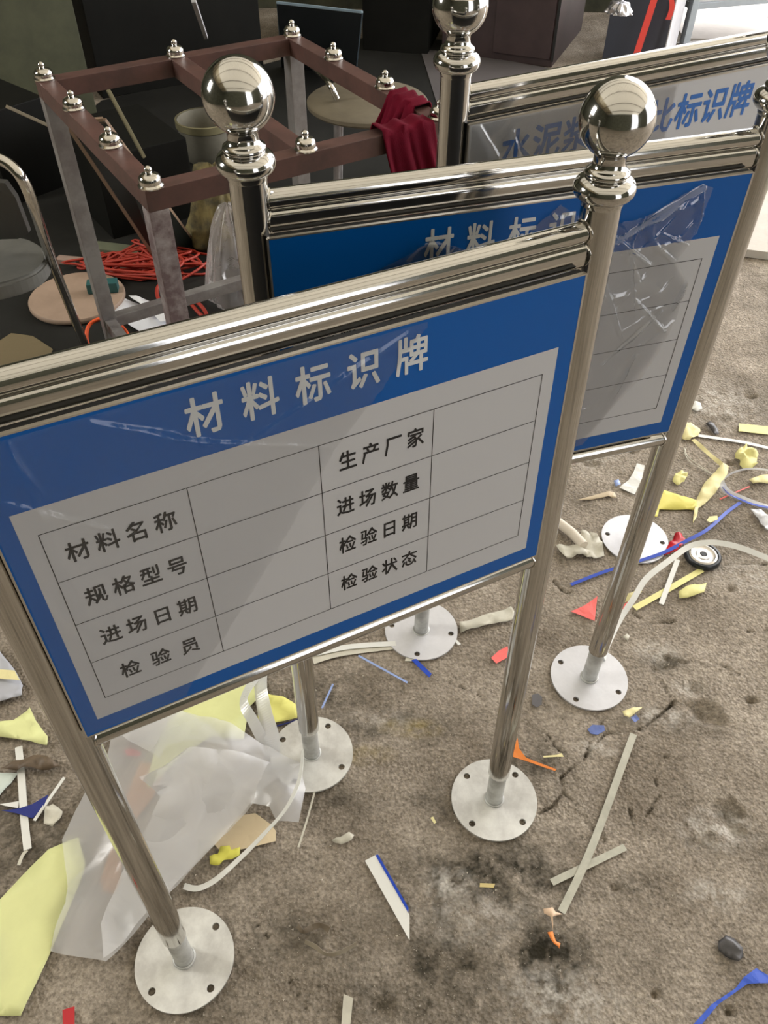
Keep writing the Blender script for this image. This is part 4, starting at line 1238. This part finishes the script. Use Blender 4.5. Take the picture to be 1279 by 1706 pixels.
# ------------------------------------------------------------------ bench, box and rack at the bright end
cb = standing_box('brown_cabinet', 'dark brown wooden cabinet with foil-wrapped goods on top', 'cabinet', (735, 88), (918, 113), .75, .42, DKBROWN)
bx_ = box('door_panel', (.30, -.012, .04), (.62, 0, .36), DKBROWN, cb, .003)
box('door_gap', (.628, -.006, .03), (.642, .001, .37), BLACKRUB, cb, 0)
pl = box('top_board', (-.02, -.03, .42), (cb.dimensions.x + .02, .77, .445), mat('dim_top', rgb(88, 82, 84), .5, var=.2), cb, .003)
fo = standing_box('foil_tray', 'crumpled silver foil wrapped tray on the brown cabinet', 'tray', (800, 88), (905, 98), .35, .10, FOIL, .01, .448)
for v in fo.data.vertices:
    v.co += Vector([mnoise.noise(v.co * 9 + Vector((k * 7, 0, 0))) * .02 for k in range(3)])
standing_box('black_locker', 'tall black locker standing behind the rear sign ball', 'locker', (604, 84), (712, 92), .5, .9, BLACKP)
sb = standing_box('slate_box', 'slate grey metal box with light end face near the rack', 'box', (1000, 112), (1096, 128), .28, .44, SLATE)
L_ = sb.dimensions.x
box('end_face', (L_, .0, .0), (L_ + .006, .28, .44), LGREY, sb, .001)
box('clip', (L_ - .12, .05, .44), (L_ - .04, .12, .56), BLACKP, sb, .006)
c = at(1030, 22, .447)
blob('foil_lump', 'crumpled foil lump on top of the slate box', 'foil', c, .06, .045, FOIL, 8.8, .5, .25)


def aty(px, py, Y):
    a, b = at(px, py, 0), Vector((0, 0, CAM_H))
    return b + (a - b) * (Y / a.y)


yb = at(1096, 128).y - .02
for lab, q, wd in (('long red strap running down the front of the slate box', [aty(1090, -12, yb), aty(1080, 20, yb), aty(1067, 60, yb), aty(1055, 98, yb), aty(1052, 112, yb)], .034),
                   ('short red strap hanging on the rack upright', [aty(1113, -14, yb), aty(1117, 4, yb), aty(1115, 18, yb), aty(1110, 30, yb)], .026)):
    P = spline(q, 6)
    V, Fc = [], []
    for p_ in P: V += [p_ + Vector((-wd / 2, -.03, 0)), p_ + Vector((wd / 2, -.03, 0)), p_ + Vector((wd / 2, -.026, .0)), p_ + Vector((-wd / 2, -.026, .0))]
    for i in range(len(P) - 1):
        for k in range(4): Fc.append((i * 4 + k, i * 4 + (k + 1) % 4, i * 4 + 4 + (k + 1) % 4, i * 4 + 4 + k))
    o = mesh_obj('red_strap', V, Fc, STRAP, origin=P[len(P) // 2]); tagit(o, lab, 'strap')

ra = at(1133, 100)
rk = empty('steel_rack', ra, math.radians(18), 'light grey steel rack with angle uprights near the doorway', 'rack')
RKG = mat('rack_grey', rgb(150, 158, 164), .45, .2, var=.1)
for x in (0, 1.0):
    for y in (0, .55): box('upright', (x - .02, y - .02, 0.001), (x + .02, y + .02, 1.0), RKG, rk, .003)
for z in (.28, .62):
    for y in (0, .55): box('rail', (0, y - .012, z - .03), (1.0, y + .012, z), RKG, rk, .002)
    for x in (0, 1.0): box('rail', (x - .012, 0, z - .03), (x + .012, .55, z), RKG, rk, .002)
    box('shelf', (.0, .0, z), (1.0, .55, z + .008), LGREY, rk, .002)
for k, (x, y, s) in enumerate(((.18, .2, .10), (.34, .3, .08), (.28, .1, .06))):
    o = box('carton', (-s, -s * .7, 0), (s, s * .7, s * 1.1), paper(206, 208, 206), None, .006)
    R_ = Matrix.Rotation(math.radians(18), 4, 'Z')
    o.location = ra + (R_ @ Vector((x, y, .289 if k else .289))); o.rotation_euler = (0, 0, .3 + k * .5)
    tagit(o, ['larger pale carton on the lower rack shelf', 'middle-sized pale carton at the back of the rack shelf', 'smallest pale carton at the front of the rack shelf'][k], 'box')
# pipes lying by the rack
for k in range(4):
    a, b = at(1125, 92 - 5 * k, .02), at(1300, 92 - 9 * k, .02)
    V, Fc = tube_geo([a + Vector((0, .0, .0)), b], .02, 14)
    o = mesh_obj('steel_pipe', V, Fc, STEEL2, origin=(a + b) / 2); smooth_by_angle(o)
    tagit(o, 'long bright steel pipe lying on the floor by the rack', 'pipe', 'steel pipes lying by the rack')
# pale slab at the frame edge
scrap('concrete_slab', 'pale broken concrete slab behind the middle sign post', 'slab', 'p', [(1236, 428), (1250, 372), (1268, 330), (1330, 330), (1330, 440)], mat('pale_slab', rgb(196, 190, 180), .85, bump=.001, bscale=40, var=.1), .001, thick=.03)
